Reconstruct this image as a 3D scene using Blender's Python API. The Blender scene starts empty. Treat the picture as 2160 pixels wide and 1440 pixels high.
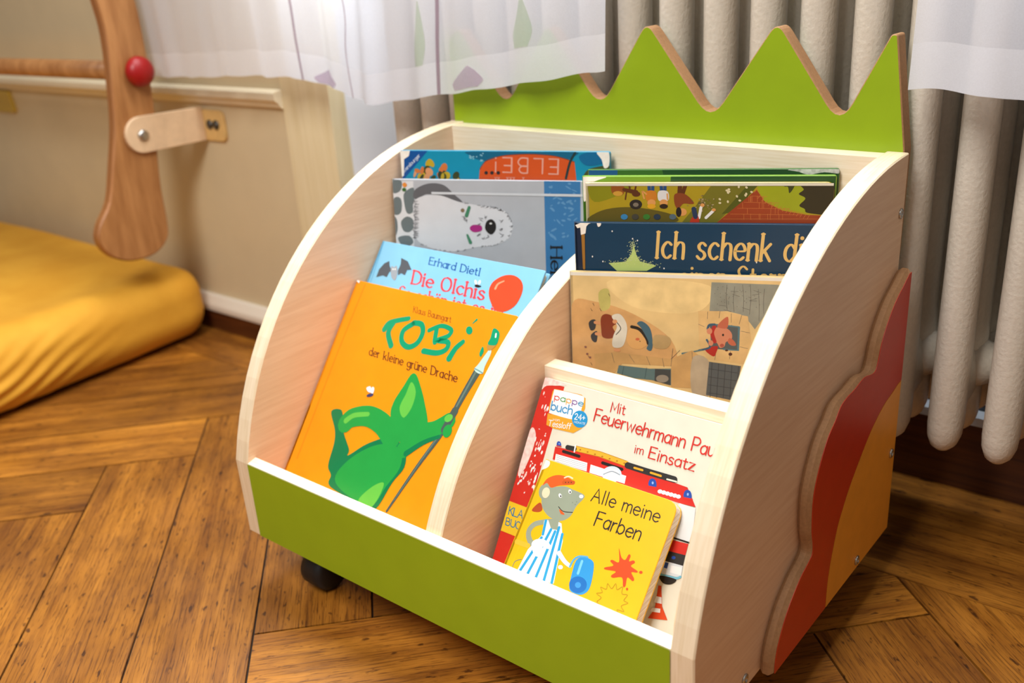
import bpy, bmesh, math, random
from mathutils import Vector, Matrix, noise
random.seed(7)
C = bpy.context.scene.collection
S = 0.0083            # metres per working unit (the trolley is 62 units wide)
FZ = 7.0              # floor lies 7 units under the trolley's panels

# ------------------------------------------------------------------ camera
CAM = Vector((92.619, -56.091, 63.921)); FPX = 2026.84
RX = Vector((0.77519646, 0.62876299, -0.06105375))
RD = Vector((0.19069195, -0.32504488, -0.9262734))
RF = Vector((-0.60225164, 0.70640139, -0.37187368))
def W3(p): return Vector((p[0]*S, p[1]*S, (p[2]+FZ)*S))
cd = bpy.data.cameras.new('camera'); cam = bpy.data.objects.new('camera', cd); C.objects.link(cam)
cd.sensor_width = 36; cd.lens = FPX/2160*36; cd.clip_start = .01
m = Matrix((RX, -RD, -RF)).transposed().to_4x4(); m.translation = W3(CAM); cam.matrix_world = m
cd.dof.use_dof = True; cd.dof.focus_distance = 96*S; cd.dof.aperture_fstop = 5.0
bpy.context.scene.camera = cam

# ------------------------------------------------------------------ light
sc = bpy.context.scene
sc.view_settings.view_transform = 'Standard'; sc.view_settings.look = 'None'
sc.view_settings.exposure = 0.0; sc.view_settings.gamma = 1; sc.view_settings.use_curve_mapping = False
wd = bpy.data.worlds.new('world'); sc.world = wd; wd.use_nodes = True
bg = wd.node_tree.nodes['Background']; bg.inputs[0].default_value = (1, .91, .81, 1); bg.inputs[1].default_value = 0.21
def area(name, loc, to, sx, sy, power, col):
    l = bpy.data.lights.new(name, 'AREA'); l.shape = 'RECTANGLE'; l.size = sx*S; l.size_y = sy*S; l.energy = power; l.color = col
    o = bpy.data.objects.new(name, l); C.objects.link(o); o.location = W3(loc)
    o.rotation_euler = (W3(to)-W3(loc)).to_track_quat('-Z', 'Z').to_euler(); return o
area('window_light', (0, 66, 150), (10, -20, 70), 135, 125, 62, (.93, .97, 1))
area('room_light', (44, -104, 185), (28, 12, 10), 60, 90, 28, (1, .985, .965))

# ------------------------------------------------------------------ materials
def lin(c):
    return tuple(((x/255)/12.92 if x/255 <= .04045 else ((x/255+.055)/1.055)**2.4) for x in c)
MC = {}
def new_mat(name):
    mt = bpy.data.materials.new(name); mt.use_nodes = True
    nt = mt.node_tree; return mt, nt, nt.nodes['Principled BSDF']
def node(nt, t, **kw):
    n = nt.nodes.new(t)
    for k, v in kw.items(): setattr(n, k, v)
    return n
def M(rgb, rough=.4, var=.04, scale=60, bump=0, metal=0, spec=.5, name=None, coat=0, alb=1):
    key = (rgb, rough, var, scale, bump, metal, spec, coat, alb)
    if key in MC: return MC[key]
    mt, nt, b = new_mat(name or 'paint_%02x%02x%02x' % rgb)
    c = tuple(x*alb for x in lin(rgb))
    tc = node(nt, 'ShaderNodeTexCoord'); n = node(nt, 'ShaderNodeTexNoise'); n.inputs['Scale'].default_value = scale; n.inputs['Detail'].default_value = 4
    nt.links.new(tc.outputs['Object'], n.inputs['Vector'])
    r = node(nt, 'ShaderNodeValToRGB'); r.color_ramp.elements[0].position = .3; r.color_ramp.elements[1].position = .7
    r.color_ramp.elements[0].color = (*[x*(1-var) for x in c], 1); r.color_ramp.elements[1].color = (*[min(1, x*(1+var)) for x in c], 1)
    nt.links.new(n.outputs['Fac'], r.inputs['Fac']); nt.links.new(r.outputs['Color'], b.inputs['Base Color'])
    b.inputs['Roughness'].default_value = rough; b.inputs['Metallic'].default_value = metal; b.inputs['Specular IOR Level'].default_value = spec
    if coat: b.inputs['Coat Weight'].default_value = coat; b.inputs['Coat Roughness'].default_value = .15
    if bump:
        bp = node(nt, 'ShaderNodeBump'); bp.inputs['Strength'].default_value = bump; bp.inputs['Distance'].default_value = .001
        nt.links.new(n.outputs['Fac'], bp.inputs['Height']); nt.links.new(bp.outputs['Normal'], b.inputs['Normal'])
    MC[key] = mt; return mt
def wood(name, c1, c2, sc3, rough=.4, bump=.03, coord='Object', rot=(0, 0, 0), lo=.35, hi=.65):
    mt, nt, b = new_mat(name)
    tc = node(nt, 'ShaderNodeTexCoord'); mp = node(nt, 'ShaderNodeMapping'); mp.inputs['Scale'].default_value = sc3; mp.inputs['Rotation'].default_value = rot
    n = node(nt, 'ShaderNodeTexNoise'); n.inputs['Scale'].default_value = 1; n.inputs['Detail'].default_value = 6; n.inputs['Roughness'].default_value = .6
    nt.links.new(tc.outputs[coord], mp.inputs['Vector']); nt.links.new(mp.outputs['Vector'], n.inputs['Vector'])
    r = node(nt, 'ShaderNodeValToRGB'); r.color_ramp.elements[0].position = lo; r.color_ramp.elements[1].position = hi
    r.color_ramp.elements[0].color = (*lin(c1), 1); r.color_ramp.elements[1].color = (*lin(c2), 1)
    nt.links.new(n.outputs['Fac'], r.inputs['Fac']); nt.links.new(r.outputs['Color'], b.inputs['Base Color'])
    b.inputs['Roughness'].default_value = rough
    bp = node(nt, 'ShaderNodeBump'); bp.inputs['Strength'].default_value = bump; bp.inputs['Distance'].default_value = .001
    nt.links.new(n.outputs['Fac'], bp.inputs['Height']); nt.links.new(bp.outputs['Normal'], b.inputs['Normal'])
    return mt
beech = wood('beech_veneer', (230, 194, 160), (240, 208, 176), (300, 14, 300), .38, .02, rot=(.25, 0, 0))
beech_x = wood('beech_veneer_crosswise', (226, 190, 152), (236, 204, 168), (14, 300, 300), .38)
beech_edge = wood('beech_edge', (226, 204, 168), (238, 219, 190), (500, 20, 20), .22, .02)
beech_edge_x = wood('beech_edge_crosswise', (234, 216, 184), (244, 230, 206), (20, 500, 500), .22, .02)
lime = M((140, 166, 20), .33, .03, 30, 0, name='lime_green_laminate')
mdf = M((158, 116, 76), .7, .12, 400, .1, name='brown_fibreboard')
red_lam = M((196, 48, 18), .4, .04, 60, name='red_laminate')
yel_lam = M((236, 158, 48), .4, .04, 60, name='amber_laminate')
steel = M((190, 188, 184), .3, .05, 200, metal=1, name='screw_steel')
black = M((16, 16, 17), .5, name='black_plastic')
paper = wood('page_edges', (206, 194, 170), (240, 232, 214), (40, 40, 1500), .7, .1)
white_board = M((236, 230, 218), .5, .06, 200, name='worn_white_board')

# ------------------------------------------------------------------ mesh helpers
def smooth_pts(p, closed=True, k=6):
    n = len(p); out = []
    rng = range(n) if closed else range(n-1)
    g = (lambda i: p[i % n]) if closed else (lambda i: p[max(0, min(n-1, i))])
    for i in rng:
        a, b, c, d = g(i-1), g(i), g(i+1), g(i+2)
        for j in range(k):
            t = j/k
            out.append(tuple(.5*((2*b[q])+(-a[q]+c[q])*t+(2*a[q]-5*b[q]+4*c[q]-d[q])*t*t+(-a[q]+3*b[q]-3*c[q]+d[q])*t**3) for q in range(len(b))))
    if not closed: out.append(tuple(p[-1]))
    return out
def round_poly(p, r, k=5):
    """round the corners of a closed 2-D polygon; r a number or one per corner"""
    n = len(p); out = []
    for i in range(n):
        a, b, c = Vector(p[i-1]), Vector(p[i]), Vector(p[(i+1) % n]); rr = r[i] if isinstance(r, (list, tuple)) else r
        u, v = (a-b), (c-b); lu, lv = u.length, v.length
        if rr <= 0: out.append(tuple(b)); continue
        d = min(rr, lu*.45, lv*.45); s, e = b+u*(d/lu), b+v*(d/lv)
        for j in range(k+1):
            t = j/k; q = s*(1-t)**2+b*2*t*(1-t)+e*t*t; out.append(tuple(q))
    return out
class MB:
    """collects shapes (world working units) for ONE mesh object"""
    def __init__(s): s.v = []; s.f = []; s.mi = []; s.mats = []; s.sm = []
    def mat(s, m):
        if m not in s.mats: s.mats.append(m)
        return s.mats.index(m)
    def add(s, vs, fs, m, smooth=False):
        b = len(s.v); k = s.mat(m); s.v += [Vector(x) for x in vs]
        for f in fs: s.f.append([b+i for i in f]); s.mi.append(k); s.sm.append(smooth)
    def prism(s, poly, fn, h0, h1, m, mside=None, bev=0):
        """poly 2-D points, fn(a,b,h)->3-D; caps with m, walls with mside"""
        n = len(poly); mside = mside or m
        if bev:
            cx = sum(p[0] for p in poly)/n; cy = sum(p[1] for p in poly)/n
            ar = sum(poly[i-1][0]*poly[i][1]-poly[i][0]*poly[i-1][1] for i in range(n)); sg = 1 if ar > 0 else -1
            ins = []
            for i in range(n):
                a, b, c = Vector(poly[i-1]), Vector(poly[i]), Vector(poly[(i+1) % n])
                t = (b-a).normalized()+(c-b).normalized(); t = t.normalized() if t.length > 1e-6 else (c-b).normalized()
                nn = Vector((-t.y, t.x))*sg; ins.append(tuple(b+nn*bev))
            rings = [(ins, h0), (poly, h0+bev*(1 if h1 > h0 else -1)), (poly, h1-bev*(1 if h1 > h0 else -1)), (ins, h1)]
        else: rings = [(poly, h0), (poly, h1)]
        vs = [fn(p[0], p[1], h) for ring, h in rings for p in ring]
        fs = [[r*n+i, r*n+(i+1) % n, (r+1)*n+(i+1) % n, (r+1)*n+i] for r in range(len(rings)-1) for i in range(n)]
        s.add(vs, fs, mside, False)
        s.add([fn(p[0], p[1], h0) for p in rings[0][0]], [list(range(n))], m); s.add([fn(p[0], p[1], h1) for p in rings[-1][0]], [list(range(n))], m)
    def box(s, a, b, m):
        x0, y0, z0 = a; x1, y1, z1 = b
        s.prism([(x0, y0), (x1, y0), (x1, y1), (x0, y1)], lambda x, y, h: (x, y, h), z0, z1, m)
    def tube(s, pts, r, m, n=12, caps=True):
        pts = [Vector(p) for p in pts]; rs = r if isinstance(r, (list, tuple)) else [r]*len(pts)
        vs = []; fs = []; prev = None
        for i, p in enumerate(pts):
            d = (pts[min(i+1, len(pts)-1)]-pts[max(i-1, 0)]).normalized()
            if prev is None: u = d.orthogonal().normalized()
            else: u = (prev-d*prev.dot(d)).normalized()
            prev = u; w = d.cross(u)
            for k in range(n):
                a = 2*math.pi*k/n; vs.append(p+(u*math.cos(a)+w*math.sin(a))*rs[i])
        for i in range(len(pts)-1):
            for k in range(n): fs.append([i*n+k, i*n+(k+1) % n, (i+1)*n+(k+1) % n, (i+1)*n+k])
        s.add(vs, fs, m, True)
        if caps: s.add(vs[:n], [list(range(n))], m); s.add(vs[-n:], [list(range(n))], m)
    def lathe(s, o, ax, prof, m, n=20):
        o = Vector(o); ax = Vector(ax).normalized(); u = ax.orthogonal().normalized(); w = ax.cross(u); vs = []; k = len(prof)
        for h, r in prof:
            for i in range(n): q = 2*math.pi*i/n; vs.append(o+ax*h+(u*math.cos(q)+w*math.sin(q))*max(r, 1e-3))
        s.add(vs, [[j*n+i, j*n+(i+1) % n, (j+1)*n+(i+1) % n, (j+1)*n+i] for j in range(k-1) for i in range(n)], m, True)
        s.add(vs[:n], [list(range(n))], m); s.add(vs[-n:], [list(range(n))], m)
    def build(s, name, parent=None, **props):
        me = bpy.data.meshes.new(name); off = Vector(parent['_o']) if parent and '_o' in parent else Vector((0, 0, 0))
        if parent and '_o' not in parent and parent.parent: off = Vector(parent.parent['_o'])
        me.from_pydata([W3(v)-off for v in s.v], [], s.f)
        for m_ in s.mats: me.materials.append(m_)
        me.polygons.foreach_set('material_index', s.mi); me.polygons.foreach_set('use_smooth', s.sm)
        me.update()
        bm = bmesh.new(); bm.from_mesh(me); bmesh.ops.remove_doubles(bm, verts=bm.verts, dist=1e-7)
        bmesh.ops.recalc_face_normals(bm, faces=bm.faces) if props.pop('recalc', True) else None
        bm.to_mesh(me); bm.free()
        o = bpy.data.objects.new(name, me); C.objects.link(o)
        if parent: o.parent = parent
        for k, v in props.items(): o[k] = v
        return o
def thing(name, base, label, cat, group=None):
    o = bpy.data.objects.new(name, None); C.objects.link(o); o.location = W3(base); o.empty_display_size = .02
    o['label'] = label; o['category'] = cat; o['_o'] = tuple(W3(base))
    if group: o['group'] = group
    return o
def tag(o, label, cat, group=None):
    o['label'] = label; o['category'] = cat
    if group: o['group'] = group
    return o
def ray(px, py): return RF+RX*((px-1080)/FPX)+RD*((py-720)/FPX)
def on_plane(px, py, o, n):
    d = ray(px, py); return CAM+d*((Vector(o)-CAM).dot(n)/d.dot(n))
YZ = lambda x: (lambda px, py: (lambda q: (q.y, q.z))(on_plane(px, py, (x, 0, 0), Vector((1, 0, 0)))))
yz = lambda a, b, h: (h, a, b)      # profile in y,z extruded along x
xz = lambda a, b, h: (a, h, b)
xy = lambda a, b, h: (a, b, h)

# ------------------------------------------------------------------ setting
def plank_mat():
    mt, nt, b = new_mat('oak_parquet')
    uv = node(nt, 'ShaderNodeUVMap'); at = node(nt, 'ShaderNodeAttribute', attribute_name='tone')
    def noi(sx, sy, det=6, ro=.6):
        mp = node(nt, 'ShaderNodeMapping'); mp.inputs['Scale'].default_value = (sx, sy, 1); n = node(nt, 'ShaderNodeTexNoise')
        n.inputs['Scale'].default_value = 1; n.inputs['Detail'].default_value = det; n.inputs['Roughness'].default_value = ro
        nt.links.new(uv.outputs[0], mp.inputs[0]); nt.links.new(mp.outputs[0], n.inputs['Vector']); return n.outputs['Fac']
    def ramp(f, stops):
        r = node(nt, 'ShaderNodeValToRGB'); e = r.color_ramp.elements
        e[0].position, e[0].color = stops[0][0], (*stops[0][1], 1); e[1].position, e[1].color = stops[1][0], (*stops[1][1], 1)
        for p, c in stops[2:]: q = e.new(p); q.color = (*c, 1)
        nt.links.new(f, r.inputs[0]); return r.outputs[0]
    def mix(t, a, bb, fac=1.0):
        x = node(nt, 'ShaderNodeMix', data_type='RGBA', blend_type=t)
        if isinstance(fac, float): x.inputs[0].default_value = fac
        else: nt.links.new(fac, x.inputs[0])
        nt.links.new(a, x.inputs[6]); nt.links.new(bb, x.inputs[7]); return x.outputs[2]
    base = ramp(noi(3, 45), [(.3, lin((138, 82, 20))), (.68, lin((204, 138, 48)))])
    g = ramp(noi(16, 420, 3), [(.36, (.42, .36, .3)), (.5, (1, 1, 1))])
    dirt = mix('MULTIPLY', ramp(noi(60, 150, 3, .5), [(.3, (.2, .15, .11)), (.37, (1, 1, 1))]), ramp(noi(45, 700, 4, .6), [(.36, (.34, .27, .2)), (.44, (1, 1, 1))]))
    cloud = ramp(noi(6, 9, 4), [(.36, (.5, .44, .38)), (.58, (1, 1, 1))])
    tone = ramp(at.outputs['Fac'], [(0, (.66, .6, .54)), (1, (1.05, 1.0, .95))])
    c = mix('MULTIPLY', base, g, .75); c = mix('MULTIPLY', c, dirt, .9); c = mix('MULTIPLY', c, cloud, .8); c = mix('MULTIPLY', c, tone)
    nt.links.new(c, b.inputs['Base Color'])
    rr = node(nt, 'ShaderNodeMapRange'); rr.inputs[3].default_value = .3; rr.inputs[4].default_value = .6
    nt.links.new(noi(14, 20), rr.inputs[0]); nt.links.new(rr.outputs[0], b.inputs['Roughness'])
    bp = node(nt, 'ShaderNodeBump'); bp.inputs['Strength'].default_value = .12; bp.inputs['Distance'].default_value = .001
    nt.links.new(g, bp.inputs['Height']); nt.links.new(bp.outputs[0], b.inputs['Normal'])
    return mt
def build_floor():
    eA = Vector((.674, .738)); eB = Vector((-.738, .674)); w, L, a0, T0, gap = 13.75, 75.6, -13.2, 50.3, .13
    planks = []
    for s in range(-4, 5):
        for i in range(-30, 31):
            a = a0+i*w+s*L; T = T0+i*w-s*L
            planks.append(((a, a+w), (T-L, T), 1)); planks.append(((a-L, a), (T-w, T), 0))
    def border(p): return p.y-(42.4+.0235*p.x)
    def clip(poly, fn):
        out = []
        for i in range(len(poly)):
            p, q = poly[i-1], poly[i]; a, b = fn(p), fn(q)
            if (a < 0) != (b < 0): out.append(p+(q-p)*(a/(a-b)))
            if b < 0: out.append(q)
        return out
    X0, X1, Y0, Y1 = -215, 150, -110, 90
    me = bpy.data.meshes.new('floor'); bm = bmesh.new(); uvl = bm.loops.layers.uv.new('UVMap'); tl = bm.faces.layers.float.new('tone')
    def emit(poly, o, d):
        if len(poly) < 3: return
        d = d.normalized(); n = Vector((-d.y, d.x)); to = random.random(); su, sv = random.uniform(0, 50), random.uniform(0, 50)
        vs = [bm.verts.new(W3((p.x, p.y, -FZ))) for p in poly]; lo = [bm.verts.new(W3((p.x, p.y, -FZ-.5))) for p in poly]
        fs = [bm.faces.new(vs)]
        for i in range(len(vs)): fs.append(bm.faces.new([vs[i-1], vs[i], lo[i], lo[i-1]]))
        for f in fs:
            f[tl] = to
            for l in f.loops: q = Vector((l.vert.co.x/S, l.vert.co.y/S)); l[uvl].uv = (q.dot(d)*S+su, q.dot(n)*S+sv)
    for (A0, A1), (B0, B1), vert in planks:
        c = [(A0+gap, B0+gap), (A1-gap, B0+gap), (A1-gap, B1-gap), (A0+gap, B1-gap)]
        poly = [eA*a+eB*b for a, b in c]
        if all(p.x < X0 for p in poly) or all(p.x > X1 for p in poly) or all(p.y < Y0 for p in poly): continue
        poly = clip(poly, border)
        for fn in (lambda p: X0-p.x, lambda p: p.x-X1, lambda p: Y0-p.y): poly = clip(poly, fn) if poly else poly
        emit(poly, None, eB if vert else eA)
    y = 0; dx = Vector((1, .0235))
    for k in range(4):                                   # border boards along the wall
        x = X0
        while x < X1:
            x2 = min(X1, x+random.uniform(110, 190)); b0 = 42.4+k*13.2+gap; b1 = b0+13.2-2*gap
            emit([Vector((x+gap, b0+.0235*x)), Vector((x2-gap, b0+.0235*x2)), Vector((x2-gap, b1+.0235*x2)), Vector((x+gap, b1+.0235*x))], None, dx); x = x2
    nb = len(bm.faces)
    vs = [bm.verts.new(W3((a, b, -FZ-.35))) for a, b in ((X0, Y0), (X1, Y0), (X1, 100), (X0, 100))]; f = bm.faces.new(vs); f.material_index = 1
    bmesh.ops.recalc_face_normals(bm, faces=bm.faces)
    for f in bm.faces:
        if abs(f.normal.z) > .9 and f.normal.z < 0: f.normal_flip()
    bm.to_mesh(me); bm.free(); me.materials.append(plank_mat()); me.materials.append(M((38, 24, 14), .9, name='dark_joint'))
    o = bpy.data.objects.new('floor', me); C.objects.link(o); o['kind'] = 'structure'
build_floor()
def struct(name, mb): return mb.build(name, kind='structure')
cream = M((210, 192, 156), .5, .05, 8, .02, name='cream_wall_paint')
greyw = M((240, 240, 242), .6, .03, 8, name='pale_grey_reveal_paint')
WY = 53.25; NB = 70.0; RXX = -37.3
mb = MB(); mb.box((-215, WY, -FZ), (-50, WY+3, 130), cream); struct('wall_left', mb)
mb = MB(); mb.box((-50, WY-.5, -FZ), (RXX, WY+3, 130), wood('cream_painted_board', (222, 204, 160), (232, 216, 178), (160, 160, 6), .45, .05)); struct('trim_1', mb)
mb = MB(); mb.box((RXX-3, WY+3, -FZ), (RXX, NB, 130), greyw); struct('wall_reveal', mb)
mb = MB(); mb.box((RXX-3, NB, -FZ), (150, NB+3, 85), M((70, 76, 84), .8, .05, 20, name='niche_wall_painted_shade')); struct('wall_back', mb)  # wall colour darkened to paint in the shade between the radiator columns
mb = MB()   # ledge moulding on the left wall
mb.prism(round_poly([(WY, 41.0), (WY-1.0, 41.2), (WY-1.4, 42.2), (WY-2.2, 42.6), (WY-2.2, 44.2), (WY, 44.5)], .4, 3), yz, -215, -50, M((228, 214, 184), .45, .04, 10, name='cream_moulding_paint')); struct('trim_2', mb)
brown = wood('dark_brown_skirting', (70, 34, 14), (98, 52, 22), (8, 200, 200), .4)
mb = MB(); mb.box((-215, WY-1.6, -FZ), (RXX, WY, -2.8), brown)
mb.prism(round_poly([(WY, -2.8), (WY-2.1, -2.8), (WY-2.1, -1.4), (WY-.9, .7), (WY, .7)], .5, 3), yz, -215, RXX, M((226, 214, 196), .45, .04, 10, name='white_skirting_cap')); struct('baseboard_left', mb)
mb = MB(); mb.box((RXX, NB-1.8, -FZ), (150, NB, 3.0), brown); mb.box((RXX, NB-2.4, 3.0), (150, NB, 4.2), M((206, 212, 220), .5, name='white_skirting_rail')); struct('baseboard_back', mb)

# ------------------------------------------------------------------ radiator
rad_paint = M((206, 196, 180), .38, .05, 260, .55, name='lumpy_radiator_enamel')
rad = thing('radiator', (30, 54, -FZ), 'old cream cast iron column radiator behind the book trolley', 'radiator')
def section_mesh():
    mb = MB()
    for yy in (48.6, 54.8, 61.0):
        prof = []
        for h, f in ((8.8, .05), (9.0, .45), (9.6, .75), (10.7, .95), (12.1, 1.0)): prof.append((h, f))
        prof += [(20, 1.0), (30, .97), (60, .97), (76, 1.0)]
        for h, f in ((78, .95), (79.2, .7), (79.7, .3)): prof.append((h, f))
        n = 18; vs = []; fs = []
        for h, f in prof:
            for k in range(n):
                a = 2*math.pi*k/n; vs.append((1.85*f*math.cos(a), yy+2.75*f*math.sin(a), h))
        for i in range(len(prof)-1):
            for k in range(n): fs.append([i*n+k, i*n+(k+1) % n, (i+1)*n+(k+1) % n, (i+1)*n+k])
        mb.add(vs, fs, rad_paint, True)
        if yy > 50: mb.tube([(-2.9, yy, 17.5), (-1.5, yy, 17.5), (1.5, yy, 17.5), (2.9, yy, 17.5)], [2.1, 2.9, 2.9, 2.1], rad_paint, 16)
    for z0 in (16.5, 74):      # headers joining the three columns
        vs = []; fs = []; n = 14; ys = (48, 51.3, 54.6, 58, 61)
        for yy in ys:
            for k in range(n):
                a = 2*math.pi*k/n; vs.append((1.75*math.cos(a), yy, z0+4.2*math.sin(a)))
        for i in range(len(ys)-1):
            for k in range(n): fs.append([i*n+k, i*n+(k+1) % n, (i+1)*n+(k+1) % n, (i+1)*n+k])
        mb.add(vs, fs, rad_paint, True)
    return mb
sec0 = None
for k in range(-7, 12):
    x = 26.4+5.79*k
    if sec0 is None:
        mbs = section_mesh(); sec0 = mbs.build('radiator_section', None); off = Vector(rad['_o'])
        for v in sec0.data.vertices: v.co = v.co-Vector((0, off.y, off.z))
        o = sec0
    else: o = sec0.copy(); C.objects.link(o)
    o.parent = rad; o.location = (x*S-rad['_o'][0], 0, 0)

# ------------------------------------------------------------------ book trolley
Wd, T, YD, H, ZC, TB = 62.0, 2.29, 42.76, 43.33, 9.93, 1.3
AC = (42.785, -9.917, 1.584, .327, .156)
def arc_pts(n=26, shift=0):
    out = []
    for i in range(n+1):
        th = i/n*math.pi/2; r = sum(c*th**k for k, c in enumerate(AC))-shift
        out.append((YD-r*math.cos(th), ZC+r*math.sin(th)))
    return out
tro = thing('book_trolley', (31, 20, -FZ), 'beech book trolley with lime green front and zigzag green crown, full of picture books', 'book trolley')
prof = [(.1, 0)]+arc_pts()+[(YD, 0)]
for x0 in (0, Wd-T):
    mb = MB(); mb.prism(prof, yz, x0, x0+T, beech, beech_edge, bev=.14); mb.build('side_panel', tro)
dv = [(1.5, 2), (1.55, 8.3), (1.79, 9.7), (3.6, 13.1), (5.5, 15.9), (8.2, 19.05), (12.4, 22.9), (15.6, 25.5), (19.3, 27.9), (25.3, 30.5), (29.8, 31.9), (35, 33), (40.2, 33.6), (40.2, 2)]
DX0, DX1 = 29.85, 29.85+T
mb = MB(); mb.prism([dv[0]]+smooth_pts(dv[1:13], False, 4)+[dv[13]], yz, DX0, DX1, beech, beech_edge, bev=.12); mb.build('divider', tro)
mb = MB()      # front board
mb.add([(T, 0, 0), (Wd-T, 0, 0), (Wd-T, 0, ZC-.05), (T, 0, ZC-.05)], [[0, 1, 2, 3]], lime)
mb.prism([(0.02, 0.02), (TB, 0.02), (TB, ZC+.3), (.1, ZC)], yz, T, Wd-T, beech_edge_x); fb = mb.build('front_board', tro, label='front board with lime green face and bare pale top edge')
mb = MB(); mb.box((T, TB, .1), (Wd-T, 40.3, .9), beech_x); mb.build('bottom_board', tro)
for xa, xb in ((T, DX0), (DX1, Wd-T)):
    mb = MB(); mb.prism([(20.08, .9), (22.1, .9), (22.1, 21.95), (20.08, 21.9)], yz, xa, xb, beech_edge_x, beech_edge_x); mb.build('bin_board', tro)
mb = MB(); mb.prism([(40.3, .3), (YD, .3), (YD, H-.25), (40.3, H-.25)], yz, T, Wd-T, beech_x, beech_edge_x)
mb.build('back_board', tro)
crown = [(.5, 32), (61.4, 32), (61.5, 43.4), (59.9, 54.6), (59.3, 54.6), (54.75, 45.6), (47.45, 56.0), (39.9, 45.3), (31.6, 56.1), (25.0, 46.1), (17.4, 56.0), (10.1, 45.6), (2.6, 55.6), (.6, 54.2)]
rr = [.2, .2, .3, .7, .7, 2.6, 1.5, 2.6, 1.5, 2.6, 1.5, 2.6, 1.2, .8]
mb = MB(); mb.prism(round_poly(crown, rr, 6), xz, YD+2.1, YD, lime, mdf, bev=.12); mb.build('crown_panel', tro, label='lime green zigzag crown panel with brown edges')
# decorative flame board on the right outer side
P = YZ(Wd); foot = [P(*q) for q in ((1886.9, 573.5), (1875, 597), (1856.7, 633), (1840, 676.7), (1827.5, 718), (1817, 768), (1808.8, 783), (1790, 791), (1769, 816), (1752.5, 833), (1739, 852.5), (1726.7, 883.8), (1712, 917), (1697.5, 965), (1685, 1019), (1679.8, 1060), (1678.5, 1115), (1681, 1141), (1680, 1160), (1672, 1179), (1655.4, 1210), (1636.7, 1254), (1622, 1296), (1607, 1352.5), (1600.8, 1390))]
foot = smooth_pts(foot, False, 4)
DT = 1.36
deco = foot+[(foot[-1][0]+.0, 0.02), (YD-.02, .02), (YD-.02, foot[0][1]+.2)]
Q = YZ(Wd+DT)
arc = smooth_pts([Q(*q) for q in ((1898, 804), (1880, 830.8), (1862, 858), (1837, 908.8), (1812, 972), (1790, 1032), (1777, 1074), (1766, 1112.5), (1753, 1177), (1745, 1229), (1740.4, 1281))], False, 3)
arc[-1] = (arc[-1][0], .1); arc[0] = (YD-.1, arc[0][1])
mb = MB(); mb.prism(deco, yz, Wd+.001, Wd+DT, mdf, mdf, bev=.4); db = mb.build('side_board', tro, label='shaped fibreboard side board with red and amber faces')
def inset(poly, d):
    n = len(poly); ar = sum(poly[i-1][0]*poly[i][1]-poly[i][0]*poly[i-1][1] for i in range(n)); sg = 1 if ar > 0 else -1; out = []
    for i in range(n):
        a, b, c = Vector(poly[i-1]), Vector(poly[i]), Vector(poly[(i+1) % n]); t = (b-a).normalized()+(c-b).normalized()
        t = t.normalized() if t.length > 1e-6 else (c-b).normalized(); out.append(tuple(b+Vector((-t.y, t.x))*sg*d))
    return out
mb = MB(); pl = inset(foot, 0)
fo = [(a+.5, b-.12) for a, b in foot]
red = fo+[(fo[-1][0], .1), (arc[-1][0]-.12, .1)]+[(a-.12, b+.1) for a, b in arc[::-1]][1:-1]+[(YD-.1, arc[0][1]+.1), (YD-.1, foot[0][1]-.1)]
mb.prism(red, yz, Wd+DT, Wd+DT+.05, red_lam); mb.build('red_face', db)
mb = MB(); mb.prism(arc+[(YD-.1, .1)], yz, Wd+DT, Wd+DT+.05, yel_lam); mb.build('amber_face', db)
def screw(x, y, z):
    mb = MB(); mb.lathe((x, y, z), (1, 0, 0), [(0, .55), (.12, .55), (.2, .4), (.2, .25), (.08, .24), (.08, 0)], steel, 14); mb.build('screw', tro)
for px, py, x in ((1899.5, 450.5, Wd), (1879, 955.6, Wd+DT+.05), (1806.5, 1181, Wd+DT+.05), (1570.6, 1431.7, Wd)):
    a, b = YZ(x)(px, py); screw(x, a, b)
for cx, cy in ((8.6, 4.1), (54, 4.1), (8.6, 37), (54, 37)):
    mb = MB(); mb.box((cx-1.6, cy-1.8, -.4), (cx+1.6, cy+1.8, .25), steel); mb.tube([(cx, cy, -.4), (cx, cy, -1.6)], .9, steel)
    mb.box((cx-1.9, cy-1.5, -1.75), (cx+1.9, cy+1.5, -1.4), black); ca = mb.build('caster', tro, label='black swivel caster')
    mb = MB(); mb.lathe((cx-1.9, cy, -4.45), (1, 0, 0), [(0, 0), (0, 2.0), (.4, 2.5), (1.3, 2.55), (2.5, 2.55), (3.4, 2.5), (3.8, 2.0), (3.8, 0)], black, 28); mb.build('wheel', ca)

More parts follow.
